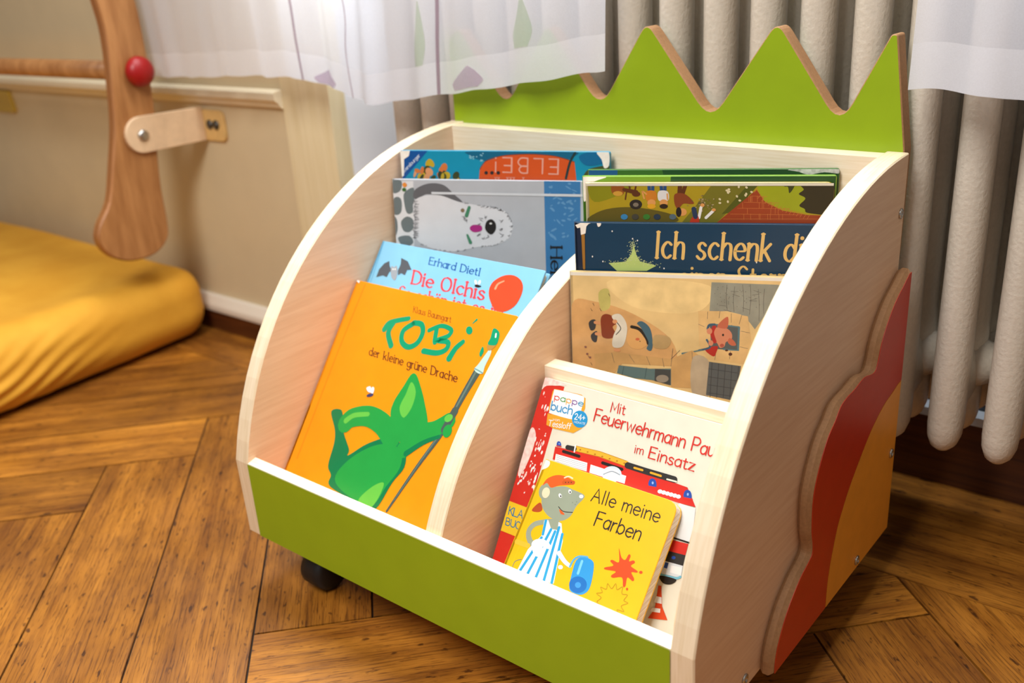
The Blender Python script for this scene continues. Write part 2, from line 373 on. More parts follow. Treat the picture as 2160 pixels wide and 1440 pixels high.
# ------------------------------------------------------------------ lettering (own single-stroke alphabet)
GL = dict(A="6|l 0,0 3,8 6,0;l 1.1,3 4.9,3", B="5|l 0,0 0,8;s 0,8 3,8 4.3,6.2 3,4.4 0,4.3;s 0,4.3 3.4,4.2 4.9,2.2 3.4,0 0,0", C="5|s 5,6.8 3,8 .8,6.8 0,4 .8,1.2 3,0 5,1.2",
 D="5.4|l 0,0 0,8;s 0,8 3,7.8 5.2,6 5.4,4 5.2,2 3,.2 0,0", E="4.6|l 4.5,8 0,8 0,0 4.6,0;l 0,4.3 3.8,4.3", F="4.4|l 4.5,8 0,8 0,0;l 0,4.3 3.8,4.3", G="5|s 5,6.8 3,8 .8,6.8 0,4 .8,1.2 3,0 5,1.2;l 5,1.2 5,3.6 3,3.6",
 H="5|l 0,0 0,8;l 5,0 5,8;l 0,4.2 5,4.2", I="1|l .5,0 .5,8", K="4.8|l 0,0 0,8;l 4.6,8 0,3.6;l 1.4,5 5,0", L="4.4|l 0,8 0,0 4.4,0", M="6.6|l 0,0 .4,8 3.3,2 6.2,8 6.6,0", N="5|l 0,0 0,8 5,0 5,8",
 O="6|s 3,8 .9,7 0,4 .9,1 3,0 5.1,1 6,4 5.1,7 3,8", P="4.8|l 0,0 0,8;s 0,8 3.4,8 4.8,6 3.4,3.8 0,3.7", R="5|l 0,0 0,8;s 0,8 3.4,8 4.8,6 3.4,3.8 0,3.7;l 2.2,3.8 5,0", S="4.6|s 4.6,6.9 2.6,8 .5,6.6 1,4.8 3.4,3.6 4.6,2 3.4,.2 1.6,.1 0,1.1",
 T="6|l 0,8 6,8;l 3,8 3,0", U="5|s 0,8 0,2.4 1,.4 2.5,0 4,.4 5,2.4 5,8", a="4|s 4,3.8 2.4,5 .6,4 0,2.4 .6,.6 2,0 3.4,.8 4,2.4;l 4,5 4,0", b="4.2|l 0,8 0,0;s 0,1.4 1.8,0 3.6,.8 4.2,2.5 3.6,4.2 1.8,5 0,3.6",
 c="3.8|s 3.8,4.2 2.2,5 .6,4 0,2.5 .6,.9 2.2,0 3.8,.8", d="4.2|l 4.2,8 4.2,0;s 4.2,3.6 2.4,5 .6,4.2 0,2.5 .6,.8 2.4,0 4.2,1.4", e="4|s 0,2.7 4.1,2.8 3.7,4.3 2.2,5 .6,4.1 0,2.5 .6,.8 2.3,0 3.9,.8", f="2.6|s 3,7.6 2.2,8 1.3,7 1.2,5 1.2,0;l 0,5 2.8,5",
 g="4|s 4,3.8 2.4,5 .6,4.2 0,2.6 .6,1 2.2,.3 4,1.6;s 4,5 4,-.6 3.2,-2.3 1.6,-2.6 .2,-1.9", h="3.8|l 0,8 0,0;s 0,3.4 1.6,4.9 3.2,4.7 3.8,3.4 3.8,0", i="1|l .5,5 .5,0;d .5,7", k="3.8|l 0,8 0,0;l 3.6,5 0,2;l 1.2,3 3.9,0", l="1|l .5,8 .5,0",
 m="6|l 0,5 0,0;s 0,3.6 1.2,4.9 2.6,4.7 3,3.4 3,0;s 3,3.6 4.2,4.9 5.6,4.7 6,3.4 6,0", n="3.8|l 0,5 0,0;s 0,3.4 1.6,4.9 3.2,4.7 3.8,3.4 3.8,0", o="4.2|s 2.1,5 .5,4.2 0,2.5 .5,.8 2.1,0 3.7,.8 4.2,2.5 3.7,4.2 2.1,5", p="4.2|l 0,5 0,-2.6;s 0,1.4 1.8,0 3.6,.8 4.2,2.5 3.6,4.2 1.8,5 0,3.6",
 r="2.4|l 0,5 0,0;s 0,3 .9,4.6 2.4,4.9", s="3.4|s 3.4,4.2 1.9,5 .5,4.1 1,2.9 2.7,2.1 3.4,1 2.4,0 1.2,0 0,.8", t="2.8|s 1.2,6.8 1.2,1.2 1.9,.1 3,.3;l 0,5 2.8,5", u="3.8|s 0,5 0,1.6 .8,.2 2.2,.1 3.8,1.6;l 3.8,5 3.8,0", v="4|l 0,5 2,0 4,5", w="6|l 0,5 1.5,0 3,4.4 4.5,0 6,5", z="3.8|l 0,5 3.6,5 0,0 3.8,0",
 ü="3.8|s 0,5 0,1.6 .8,.2 2.2,.1 3.8,1.6;l 3.8,5 3.8,0;d .8,7;d 3,7", ö="4.2|s 2.1,5 .5,4.2 0,2.5 .5,.8 2.1,0 3.7,.8 4.2,2.5 3.7,4.2 2.1,5;d 1,7;d 3.2,7")
GL.update({'2': "4.4|s .2,6.2 1,7.7 2.6,8 4,6.6 3.4,4.4 0,0;l 0,0 4.4,0", '4': "4.8|l 3.4,0 3.4,8 0,2.6 4.8,2.6", '+': "4|l 2,1.6 2,6;l 0,3.8 4,3.8", '!': "1|l .5,2.6 .5,8;d .5,.4", ' ': "2.6|"})
def glyph(ch):
    adv, st = GL[ch].split('|'); out = []
    for s_ in st.split(';'):
        if not s_: continue
        k, *ps = s_.split(); pts = [tuple(float(q) for q in p.split(',')) for p in ps]
        out.append((k, smooth_pts(pts, False, 5) if k == 's' else pts))
    return float(adv), out

# ------------------------------------------------------------------ books
class Book:
    """a picture book: O top-left front corner, ex along its top edge, ed down its left edge"""
    def __init__(s, name, label, O, yaw, tilt, w, h, th, cover, spine=None, hard=True, group=None, radius=.25, back=None, pages=paper):
        s.O = Vector(O); yw = math.radians(yaw); tl = math.radians(tilt)
        s.ex = Vector((math.cos(yw), math.sin(yw), 0)); back_h = Vector((math.sin(yw), -math.cos(yw), 0))
        s.ed = back_h*math.sin(tl)-Vector((0, 0, 1))*math.cos(tl); s.n = s.ed.cross(s.ex)
        s.w, s.h, s.th = w, h, th; s.layer = 0
        base = s.P(w/2, h, -th/2); s.root = thing(name, base, label, 'book', group)
        s.mb = MB(); ct = .28 if hard else .16; s.cover = cover; s.ct = ct
        R = [radius*.6, radius, radius, radius*.6]
        out = round_poly([(0, 0), (w, 0), (w, h), (0, h)], R, 5)
        s.mb.prism(out, s.P, -ct, 0, cover, cover, bev=.05)
        o = .3 if hard else .04
        mb = MB(); mb.prism(round_poly([(.3, o), (w-o, o), (w-o, h-o), (.3, h-o)], [0, radius, radius, 0], 5), s.P, -th+ct, -ct, pages, pages); mb.build('page_block', s.root)
        mb = MB(); mb.prism(out, s.P, -th, -th+ct, back or cover, back or cover, bev=.05); mb.build('back_cover', s.root)
        mb = MB(); n = 8; pr = [(.02-.12*math.sin(math.pi*i/n), -th*i/n) for i in range(n+1)]+[(.3, -th), (.3, 0)]
        mb.prism(pr, lambda a, b, hh: s.P(a, hh, b), .02, h-.02, spine or cover); mb.build('spine', s.root)
    def P(s, u, v, w=0): return s.O+s.ex*u+s.ed*v+s.n*w
    def loc(s, px, py):
        q = on_plane(px, py, s.O, s.n)-s.O; return (q.dot(s.ex), q.dot(s.ed))
    def frame(s, ox, oy, k): s.fr = (ox, oy, k); return s
    def c(s, p): return s.loc(s.fr[0]+p[0]/s.fr[2], s.fr[1]+p[1]/s.fr[2])
    def clip(s, pts, e=.03):
        return [(min(max(a, e), s.w-e), min(max(b, e), s.h-e)) for a, b in pts]
    def raw(s, m, pts, clip=True):
        if clip: pts = s.clip(pts)
        s.layer += 1; z = .002+s.layer*.0003
        s.mb.add([s.P(a, b, z) for a, b in pts], [list(range(len(pts)))], m)
    def poly(s, m, pts, sm=True, k=5):
        q = [s.c(p) for p in pts]; s.raw(m, smooth_pts(q, True, k) if sm else q)
    def ell(s, m, cx, cy, rx, ry, rot=0, n=24):
        a = math.radians(rot); s.raw(m, [s.c((cx+rx*math.cos(t)*math.cos(a)-ry*math.sin(t)*math.sin(a), cy+rx*math.cos(t)*math.sin(a)+ry*math.sin(t)*math.cos(a))) for t in [2*math.pi*i/n for i in range(n)]])
    def ribbon(s, m, pts, w, contrast=0, up=None, newlayer=True):
        """pts in cover coordinates; w in cover units, number or (start,end)"""
        pts = [Vector(p) for p in pts]
        if len(pts) < 2: return
        s.layer += 1
        z = .002+s.layer*.0003; L = []; Rr = []; n = len(pts)
        for i, p in enumerate(pts):
            d = (pts[min(i+1, n-1)]-pts[max(i-1, 0)])
            if d.length < 1e-7: d = Vector((1, 0))
            d.normalize(); t = i/(n-1); ww = (w[0]+(w[1]-w[0])*t) if isinstance(w, tuple) else w
            if contrast: ww *= (1-contrast)+contrast*abs(d.dot(up))
            nn = Vector((-d.y, d.x))*ww*.5
            if 0 < i < n-1:
                a, b = (p-pts[i-1]), (pts[i+1]-p)
                if a.length > 0 and b.length > 0: nn *= min(1.8, 1/max(.35, math.cos(a.angle(b)/2)))
            L.append(p+nn); Rr.append(p-nn)
        w0 = (L[0]-Rr[0]).length*.5; w1 = (L[-1]-Rr[-1]).length*.5
        d0 = (pts[0]-pts[1]).normalized(); d1 = (pts[-1]-pts[-2]).normalized()
        cap0 = [pts[0]+Vector((d0.x*math.cos(a)-d0.y*math.sin(a), d0.x*math.sin(a)+d0.y*math.cos(a)))*w0 for a in (-1.2, -.6, 0, .6, 1.2)]
        cap1 = [pts[-1]+Vector((d1.x*math.cos(a)-d1.y*math.sin(a), d1.x*math.sin(a)+d1.y*math.cos(a)))*w1 for a in (-1.2, -.6, 0, .6, 1.2)]
        vs = [s.P(*s.clip([q])[0], z) for q in L+Rr+cap0+cap1]
        fs = [[i, i+1, n+i+1, n+i] for i in range(n-1)]+[[0, n]+[2*n+j for j in range(5)], [n-1, 2*n-1]+[2*n+5+j for j in range(5)]]
        fs[-2] = [0]+[2*n+j for j in range(5)]+[n]; fs[-1] = [2*n-1]+[2*n+5+j for j in range(5)]+[n-1]
        s.mb.add(vs, fs, m)
    def line(s, m, pts, w, sm=True, k=5):
        q = [s.c(p) for p in pts]; sc_ = s.px()
        s.ribbon(m, smooth_pts(q, False, k) if sm and len(q) > 2 else q, tuple(x*sc_ for x in w) if isinstance(w, tuple) else w*sc_)
    def px(s):   # cover units per crop pixel near the cover's middle of the frame
        a = s.loc(1080, 720) if False else s.c((700, 700)); b = s.c((710, 700)); return (Vector(a)-Vector(b)).length/10
    def text(s, m, txt, p0, p1, top, w=.9, contrast=0, serif=0, sp=1.3, flip=False, jit=0):
        """baseline p0->p1 (crop pixels), top = where the first capital's top is; flip mirrors"""
        a, b, t = Vector(s.c(p0)), Vector(s.c(p1)), Vector(s.c(top)); tot = sum(glyph(ch)[0]+sp for ch in txt)-sp
        ux = (b-a)/tot; uy = (t-a)/8; x = 0; un = uy.normalized(); ww = w*uy.length; s.layer += 1; rnd = random.Random(len(txt)*7+3)
        for ch in txt:
            adv, st = glyph(ch); dy = rnd.uniform(-jit, jit)
            for k, pts in st:
                q = [a+ux*(x+px)+uy*(py+dy) for px, py in pts]
                if k == 'd':
                    s.layer += 1; s.mb.add([s.P(*(q[0]+Vector((math.cos(c_), math.sin(c_)))*ww*.62), .002+s.layer*.0003) for c_ in [i*.7854 for i in range(8)]], [list(range(8))], m); continue
                s.ribbon(m, q, ww, contrast, un, False)
                if serif and k == 'l':
                    for j, e in ((0, 1), (len(pts)-1, len(pts)-2)):
                        d = (q[j]-q[e]).normalized()
                        if abs(d.dot(un)) > .9: s.ribbon(m, [q[j]-ux*serif, q[j]+ux*serif], ww*.5, 0, None, False)
            x += adv+sp
    def done(s): s.mb.build('front_cover', s.root, recalc=False)

def K(r, g, b, rough=.33): return M((r, g, b), rough, .03, 60, alb=.8)
white, ink = K(245, 244, 240), K(34, 30, 28)
exec_books = []
# --- orange dragon book -------------------------------------------------
b = Book('picture_book', 'orange hardcover with green TOBI title leaning in the front left bin', (2.55, 20.15, 27.05), 0, 37.4, 26.2, 31.0, .95, K(248, 152, 2), K(240, 144, 4))
b.frame(560, 560, 2.4)
b.line(K(226, 132, 4), [(505, 95), (365, 440), (160, 975)], 6, False)
b.text(K(140, 62, 18), 'Klaus Baumgart', (748, 236), (938, 288), (752, 206), .85, .35, .6, 1.6)
G1, G2, G3, G4 = K(0, 158, 110), K(32, 160, 66), K(104, 196, 72), K(0, 124, 72)
b.line(G1, [(602, 322), (625, 292), (668, 278), (725, 268)], (26, 20)); b.line(G1, [(650, 288), (622, 340), (636, 405)], (24, 26))
b.line(G1, [(745, 296), (698, 330), (690, 382), (722, 412), (768, 392), (796, 340), (790, 298), (752, 290)], 24)
b.line(G1, [(868, 316), (858, 372), (858, 388)], 22); b.line(G1, [(828, 328), (890, 305), (940, 325), (925, 356), (872, 378), (924, 388), (914, 424), (868, 442), (800, 432)], (18, 24))
b.line(G1, [(1000, 386), (962, 420), (930, 470)], (20, 28)); b.ell(G1, 1032, 328, 17, 21); b.line(G1, [(1050, 292), (1070, 274)], (4, 9)); 
b.text(K(96, 38, 20), 'der kleine grüne Drache', (524, 452), (968, 590), (530, 412), 1.0, .4, .7, 1.5)
# brush with paint
b.line(K(74, 92, 84), [(614, 1243), (760, 1030), (905, 830), (1000, 660), (1078, 528)], (9, 34)); b.line(K(104, 124, 112), [(650, 1190), (790, 985), (915, 805), (1070, 530)], (2, 9))
b.poly(K(196, 226, 214), [(1058, 524), (1078, 500), (1122, 440), (1140, 418), (1142, 446), (1112, 510), (1100, 545), (1076, 545)]); b.line(K(120, 160, 160), [(1060, 522), (1080, 532), (1100, 545)], 5)
b.poly(K(190, 140, 60), [(1124, 402), (1150, 400), (1168, 404), (1140, 430), (1124, 424)]); b.poly(G1, [(1126, 396), (1140, 366), (1154, 320), (1176, 326), (1186, 350), (1172, 398), (1146, 404)])
b.poly(G1, [(1084, 444), (1100, 410), (1106, 434), (1090, 462)]); b.line(white, [(1168, 346), (1166, 362)], 7)
# plain green stand-in shape for the cover figure
b.poly(G4, [(332, 1060), (318, 1010), (348, 900), (352, 830), (334, 738), (386, 732), (392, 800), (398, 850), (424, 930), (420, 960), (520, 900), (640, 870), (706, 935), (704, 1020), (642, 1100), (560, 1230), (500, 1215), (330, 1120)])
b.poly(G2, [(352, 1080), (420, 985), (540, 915), (640, 905), (690, 950), (678, 1030), (610, 1120), (540, 1210), (420, 1165)])
b.line(G2, [(404, 800), (440, 770), (520, 762), (590, 800), (640, 870)], (78, 92)); b.line(G3, [(408, 785), (450, 758), (520, 752)], (24, 18))
b.line(G2, [(700, 930), (780, 850), (860, 826), (930, 785)], (70, 62)); b.line(G4, [(712, 952), (800, 896), (880, 866)], (24, 14))
b.poly(G2, [(634, 760), (650, 690), (700, 610), (738, 552), (764, 552), (786, 610), (806, 690), (822, 800), (790, 862), (720, 906), (660, 870)])
b.poly(G3, [(680, 720), (712, 650), (740, 590), (762, 640), (740, 720), (700, 770)]); b.poly(G3, [(470, 1190), (540, 1120), (600, 1100), (570, 1180), (525, 1228)])
b.line(K(74, 92, 84), [(905, 830), (960, 735)], (30, 32)); b.ell(G3, 928, 772, 24, 17, -40); b.ell(G2, 922, 838, 22, 34, 20)
b.poly(white, [(522, 640), (512, 620), (532, 612), (540, 640)]); b.poly(white, [(534, 640), (542, 614), (552, 622), (545, 648)]); b.ell(K(60, 60, 100), 530, 656, 18, 8, -15)
b.raw(white, [b.c(p) for p in ((462, 78), (470, 66), (480, 78), (474, 90))]); b.done()

# --- light blue balloon book -------------------------------------------------
sky = K(140, 204, 236)
b = Book('picture_book', 'light blue hardcover with a red balloon standing behind the orange one', (2.5, 25.3, 30.85), 0, 38.0, 26.4, 36.0, 1.25, sky, K(110, 186, 228)); b.frame(780, 290, 3.6)
b.text(K(10, 84, 160), 'Erhard Dietl', (448, 962), (832, 1050), (460, 908), 1.35, .45, .7, 1.4)
RD_ = K(236, 76, 84); b.text(RD_, 'Die Olchis', (318, 1108), (862, 1232), (338, 1010), 1.5, .55, .8, 1.5); b.text(RD_, 'So schön ist es im', (215, 1205), (1000, 1368), (232, 1125), 1.4, .55, .8, 1.5)
b.poly(K(238, 78, 40), [(905, 1200), (925, 1110), (1000, 1055), (1080, 1044), (1140, 1074), (1164, 1128), (1150, 1200), (1100, 1280), (1020, 1322), (950, 1305)])
b.line(K(252, 160, 120), [(955, 1146), (975, 1112), (1020, 1090)], (16, 8)); b.line(K(230, 90, 60), [(966, 1318), (992, 1324)], 8)
bat = K(84, 90, 98); b.poly(bat, [(50, 1060), (72, 1000), (112, 955), (150, 938), (152, 975), (170, 1015), (150, 1020), (130, 1060), (100, 1046)], False); b.poly(bat, [(214, 1012), (236, 960), (240, 914), (290, 940), (318, 1004), (285, 1005), (268, 1045), (240, 1030), (215, 1045)], False)
b.poly(K(160, 168, 176), [(160, 1010), (168, 975), (186, 985), (204, 972), (212, 1010), (204, 1060), (190, 1084), (166, 1060)]); b.ell(white, 178, 1000, 5, 6); b.ell(white, 194, 1000, 5, 6)
b.ell(white, 806, 1098, 10, 18, -15); b.ell(white, 834, 1100, 10, 18, 20); b.ell(ink, 818, 1128, 22, 10, 10); b.ell(ink, 841, 1130, 6, 6)
b.line(K(104, 180, 222), [(108, 790), (40, 1000), (-10, 1140)], 5, False); b.done()

# --- white fire engine board book -------------------------------------------------
cr = K(232, 227, 206); b = Book('picture_book', 'cream board book with red fire engine and worn red spine strip, behind yellow mouse book', (32.9, 19.15, 21.05), 0, 32, 25.6, 22.3, 1.0, cr, K(196, 40, 30), False, radius=.9); b.frame(1020, 740, 2.322)
rd = K(214, 44, 32); worn = M((232, 196, 186), .6, .2, 300)
st = [b.c(p) for p in ((405, 146), (300, 455), (212, 735), (92, 1042))]
b.raw(rd, [(.05, .6)]+[(q[0], max(q[1], .5)) for q in st]+[(st[0][0]-.0, b.h-.05), (.05, b.h-.05)], True) if False else b.raw(rd, [(.04, .5), (st[0][0], .5), (st[0][0]-.0, b.h-.05), (.04, b.h-.05)])
SW = st[0][0]
rn = random.Random(4)
for i in range(70):
    u = rn.uniform(.1, SW-.1); v = rn.choice([rn.uniform(.8, 13), rn.uniform(6, 12)]); a = rn.uniform(.03, .16); q = rn.uniform(.1, .75)
    b.raw(white if i % 3 else worn, [(u, v), (u+a, v+rn.uniform(-.1, .1)), (u+a*1.3, v+q*.5), (u+a*.4, v+q), (u-a*.5, v+q*.6)])
b.raw(worn, smooth_pts([(.05, 6), (.9, 6.2), (1.1, 8), (.7, 10.5), (.1, 10.8)], True, 4)); b.raw(worn, smooth_pts([(.04, .05), (1.5, .05), (3, .25), (2, .55), (.5, .9), (.05, 1.4)], True, 4))
b.raw(K(240, 200, 40), [(.04, 14.0), (SW, 14.0), (SW, 17.3), (.04, 17.3)])
b.text(K(30, 120, 160), 'KLA', (122, 800), (190, 822), (130, 762), 1.1, sp=1); b.text(K(30, 120, 160), 'BUC', (108, 850), (176, 874), (114, 816), 1.1, sp=1)
org = K(240, 166, 44); b.poly(org, [(315, 305), (330, 310), (440, 330), (500, 345), (480, 380), (440, 402), (345, 380), (308, 362)], False)
b.poly(org, [(340, 195), (352, 186), (480, 214), (500, 232), (498, 280), (470, 345), (335, 312), (318, 290)], False); b.poly(K(246, 246, 244), [(345, 198), (358, 190), (475, 217), (493, 236), (480, 285), (465, 338), (335, 308), (324, 290)])
for i, (ch, cl) in enumerate(zip('pappe', (rd, K(70, 150, 60), org, K(120, 70, 150), K(60, 150, 190)))):
    x = 348+i*29; b.text(cl, ch, (x, 238+i*7.2), (x+22, 243+i*7.2), (x+4, 208+i*7.2), 1.2)
b.text(K(60, 150, 200), 'buch', (330, 288), (432, 312), (338, 246), 1.2); b.text(white, 'von', (340, 340), (372, 346), (343, 326), 1.1); b.text(white, 'Tessloff', (316, 366), (424, 384), (322, 338), 1.1)
b.ell(K(36, 150, 206), 472, 334, 38, 42); b.text(white, '24+', (446, 334), (496, 342), (450, 306), 1.2); b.text(white, 'MONATE', (444, 352), (498, 362), (446, 342), 1.0)
rt = K(214, 46, 34); b.text(rt, 'Mit', (622, 298), (690, 312), (632, 250), .85, jit=.2); b.text(rt, 'Feuerwehrmann Paul', (540, 342), (1142, 524), (556, 282), .85, jit=.2); b.text(rt, 'im', (738, 498), (780, 508), (746, 458), .85); b.text(rt, 'Einsatz', (808, 524), (1030, 590), (822, 470), .9, jit=.2)
b.poly(rd, [(352, 468), (520, 505), (700, 560), (1000, 668), (1040, 765), (960, 745), (700, 660), (520, 600), (340, 530)], False)
b.poly(white, [(356, 504), (510, 548), (506, 590), (350, 540)], False); b.poly(white, [(526, 556), (700, 612), (692, 650), (520, 596)], False)
for i in range(4): b.line(K(150, 154, 160), [(358, 512+i*9), (506, 556+i*9)], 2, False)
b.line(ink, [(392, 492), (470, 516)], 14); b.line(ink, [(584, 548), (680, 580)], 14); b.line(K(176, 168, 150), [(345, 545), (420, 566)], 6)
b.line(K(240, 178, 50), [(455, 478), (570, 505), (700, 552)], 26, False); b.line(K(170, 120, 30), [(455, 465), (570, 492), (700, 538)], 2, False); b.line(K(170, 120, 30), [(455, 491), (570, 518), (700, 566)], 2, False)
for i in range(7): b.ell(K(180, 120, 30), 475+i*36, 484+i*11, 5, 4)
bk = K(48, 46, 44); b.line(bk, [(412, 472), (448, 480)], 22, False); b.line(white, [(452, 462), (446, 494)], 7, False); b.line(bk, [(706, 560), (800, 590), (936, 630)], 28, False); b.line(K(240, 170, 40), [(740, 572), (780, 584)], 9, False); b.line(K(240, 170, 40), [(820, 596), (870, 612)], 9, False); b.line(cr, [(900, 628), (945, 640)], 7, False)
bl = K(40, 80, 170)
for x, y in ((828, 660), (1000, 716), (370, 462)):
    r = .55 if x < 500 else 1; b.poly(bl, [(x-17*r, y), (x-15*r, y-26*r), (x, y-36*r), (x+17*r, y-24*r), (x+18*r, y+6*r)]); b.ell(K(150, 180, 230), x+2, y-14*r, 5*r, 7*r); b.line(rd, [(x-19*r, y+4*r), (x+22*r, y+12*r)], 8*r, False)
for i in range(6): b.ell(white, 866+i*18, 688+i*5, 12, 10)
b.ell(K(210, 220, 230), 630, 604, 48, 40); b.ell(white, 630, 606, 36, 30); b.line(K(150, 160, 170), [(590, 604), (630, 590), (668, 606)], 5)
b.poly(K(226, 228, 226), [(960, 745), (1040, 770), (1030, 860), (1010, 935), (900, 900)], False); b.line(ink, [(905, 906), (1010, 940)], 6, False)
b.poly(rd, [(925, 925), (1005, 945), (990, 1000), (905, 978)], False); b.poly(bk, [(905, 978), (990, 1000), (978, 1052), (890, 1028)], False); b.ell(bl, 932, 1012, 10, 8)
b.poly(K(220, 226, 228), [(890, 1028), (978, 1052), (968, 1112), (868, 1088)], False); b.poly(white, [(920, 1050), (972, 1060), (966, 1098), (914, 1084)], False); b.line(K(120, 190, 210), [(868, 1094), (940, 1112), (966, 1106)], 10); b.poly(bl, [(892, 1034), (908, 1038), (900, 1066), (884, 1060)], False)
b.poly(ink, [(865, 1100), (944, 1118), (920, 1142), (880, 1136)])
og = K(222, 74, 34); b.poly(og, [(858, 1148), (872, 1150), (876, 1250), (902, 1318), (806, 1308), (840, 1262)], False); b.poly(white, [(848, 1200), (873, 1206), (874, 1238), (836, 1230)], False); b.poly(white, [(828, 1256), (868, 1262), (866, 1282), (816, 1275)], False); b.done()

# --- yellow board book -------------------------------------------------
yl = K(242, 184, 2); b = Book('picture_book', 'small yellow board book with a cap-wearing mouse painter, frontmost in the right bin', (37.0, 13.4, 14.8), 0, 42.5, 15.9, 17.0, 1.48, yl, K(244, 200, 20), False, radius=1.3, pages=wood('thick_board_pages', (196, 178, 152), (240, 234, 222), (30, 30, 700), .7, .1))
b.frame(1020, 930, 3.513)
b.raw(K(228, 190, 10), [(.9, .06), (1.0, .06), (1.0, 16.9), (.9, 16.9)])
b.poly(K(236, 234, 226), [(440, 140), (490, 150), (480, 190), (430, 212), (412, 196)])
gy, gd, cp = K(150, 158, 136), K(120, 130, 112), K(232, 92, 28)
b.poly(K(176, 72, 24), [(420, 455), (372, 490), (360, 518), (410, 526), (436, 505)]); b.poly(gy, [(430, 460), (440, 380), (500, 345), (600, 335), (665, 360), (740, 395), (742, 425), (690, 480), (640, 560), (570, 592), (500, 570), (450, 520)])
b.ell(gy, 462, 375, 52, 64, 15); b.ell(K(240, 214, 176), 462, 382, 28, 40, 15); b.poly(cp, [(438, 330), (470, 280), (540, 252), (610, 262), (668, 300), (660, 322), (560, 330), (500, 345), (470, 310)]); b.line(K(200, 84, 20), [(596, 305), (664, 308)], 30, False)
for x in (608, 630, 650): b.ell(ink, x, 306, 4, 4)
b.line(K(230, 220, 180), [(600, 272), (630, 262), (660, 276)], 10); b.ell(white, 568, 404, 11, 17, -20); b.ell(white, 640, 374, 11, 16, -10); b.ell(ink, 572, 408, 5, 8); b.ell(ink, 642, 378, 5, 8)
b.ell(K(226, 226, 220), 724, 410, 16, 14); b.line(ink, [(556, 486), (590, 520), (660, 528)], 5); b.poly(cp, [(562, 505), (590, 528), (600, 545), (572, 538)])
for x, y in ((660, 455), (680, 470), (690, 450)): b.ell(gd, x, y, 4, 4)
b.line(gy, [(470, 595), (380, 615), (335, 670), (345, 740), (400, 790)], (34, 42)); b.poly(gy, [(470, 580), (560, 592), (570, 660), (480, 660)]); b.line(K(242, 186, 50), [(246, 745), (330, 775)], 34)
bu = K(40, 160, 214)
b.poly(white, [(450, 588), (480, 585), (500, 650), (550, 660), (556, 600), (578, 610), (588, 740), (560, 860), (520, 1056), (420, 1035), (250, 955), (330, 800), (430, 700)], False)
for x0, y0, x1, y1 in ((462, 590, 440, 690), (430, 715, 270, 960), (500, 655, 325, 985), (530, 670, 385, 1015), (560, 640, 445, 1040), (584, 690, 505, 1050)): b.line(bu, [(x0, y0), (x1, y1)], 20, False)
b.poly(K(240, 242, 240), [(356, 760), (390, 728), (450, 730), (495, 770), (480, 800), (440, 780), (430, 830), (400, 856), (370, 830)]); b.line(K(226, 232, 236), [(560, 830), (600, 890), (640, 925)], (34, 24)); b.ell(white, 570, 934, 18, 16)
b.line(K(100, 130, 120), [(215, 930), (235, 890), (280, 876)], 5); b.line(K(90, 170, 210), [(640, 930), (668, 880), (710, 855), (770, 860)], 14)
b.poly(K(46, 150, 216), [(660, 960), (690, 880), (740, 860), (800, 880), (818, 930), (790, 1080), (740, 1134), (680, 1130), (636, 1090)]); b.ell(K(24, 110, 190), 700, 1064, 66, 62); b.ell(K(60, 150, 220), 700, 1066, 22, 22); b.line(K(120, 200, 236), [(730, 890), (700, 980)], 18)
kt = K(44, 38, 30); b.text(kt, 'Alle meine', (796, 440), (1292, 602), (826, 345), .72, jit=.25, sp=1.5); b.text(kt, 'Farben', (818, 622), (1150, 734), (858, 520), .74, jit=.25, sp=1.5)
sp = K(226, 72, 16)
b.poly(sp, [(1004, 795), (1022, 860), (1050, 880), (1076, 840), (1090, 850), (1078, 890), (1110, 884), (1122, 900), (1092, 925), (1140, 962), (1136, 974), (1096, 972), (1116, 1020), (1104, 1036), (1066, 1010), (1052, 1072), (1034, 1076), (1026, 1010), (960, 1012), (946, 996), (980, 966), (902, 950), (900, 936), (962, 922), (940, 890), (956, 880), (1004, 896)]); b.ell(sp, 1166, 972, 13, 11); b.ell(sp, 1064, 1096, 8, 10)
b.line(K(170, 140, 4), [(870, 1220), (840, 1190), (872, 1160), (838, 1128), (880, 1120), (868, 1082), (910, 1096), (920, 1056), (950, 1092), (980, 1056), (990, 1100), (1030, 1080), (1026, 1130), (1066, 1140), (1040, 1180), (1070, 1200), (1020, 1222), (1040, 1262), (990, 1250), (1010, 1290)], 4); b.done()

# --- rear row: the books stand slightly diagonally -------------------------------------------------
# blue ship book
tq = K(6, 150, 186); b = Book('picture_book', 'blue hardcover with an orange ship printed upside down, rearmost in the left bin', (2.75, 29.75, 41.7), 19.2, 4, 27.6, 37, .7, tq, K(8, 90, 170), radius=.3); b.frame(780, 290, 3.6)
b.poly(K(6, 84, 160), [(235, 96), (440, 100), (232, 330), (215, 330)], False); b.text(K(220, 230, 240), 'Ravensburger', (240, 290), (384, 140), (222, 272), 1.2, sp=1)
b.poly(K(4, 104, 140), [(780, 100), (1500, 100), (1560, 140), (1400, 180), (900, 180), (770, 140)]); oc = K(222, 88, 30)
b.poly(oc, [(828, 330), (836, 240), (880, 180), (1000, 140), (1200, 126), (1400, 140), (1555, 185), (1570, 330)], False)
b.line(K(120, 60, 30), [(836, 240), (880, 180), (1000, 140), (1200, 126), (1400, 140), (1555, 185)], 5)
for x in (884, 928, 976): b.ell(K(40, 40, 44), x, 268, 14, 14)
pk = K(236, 170, 150); b.text(pk, 'ELBE!', (1432, 165), (950, 150), (1428, 278), .8, sp=3.2)
[b.line(pk, [(x, 302), (x+6, 320), (x+12, 302)], 5, False) for x in (950, 972, 1040, 1064, 1088, 1160)]
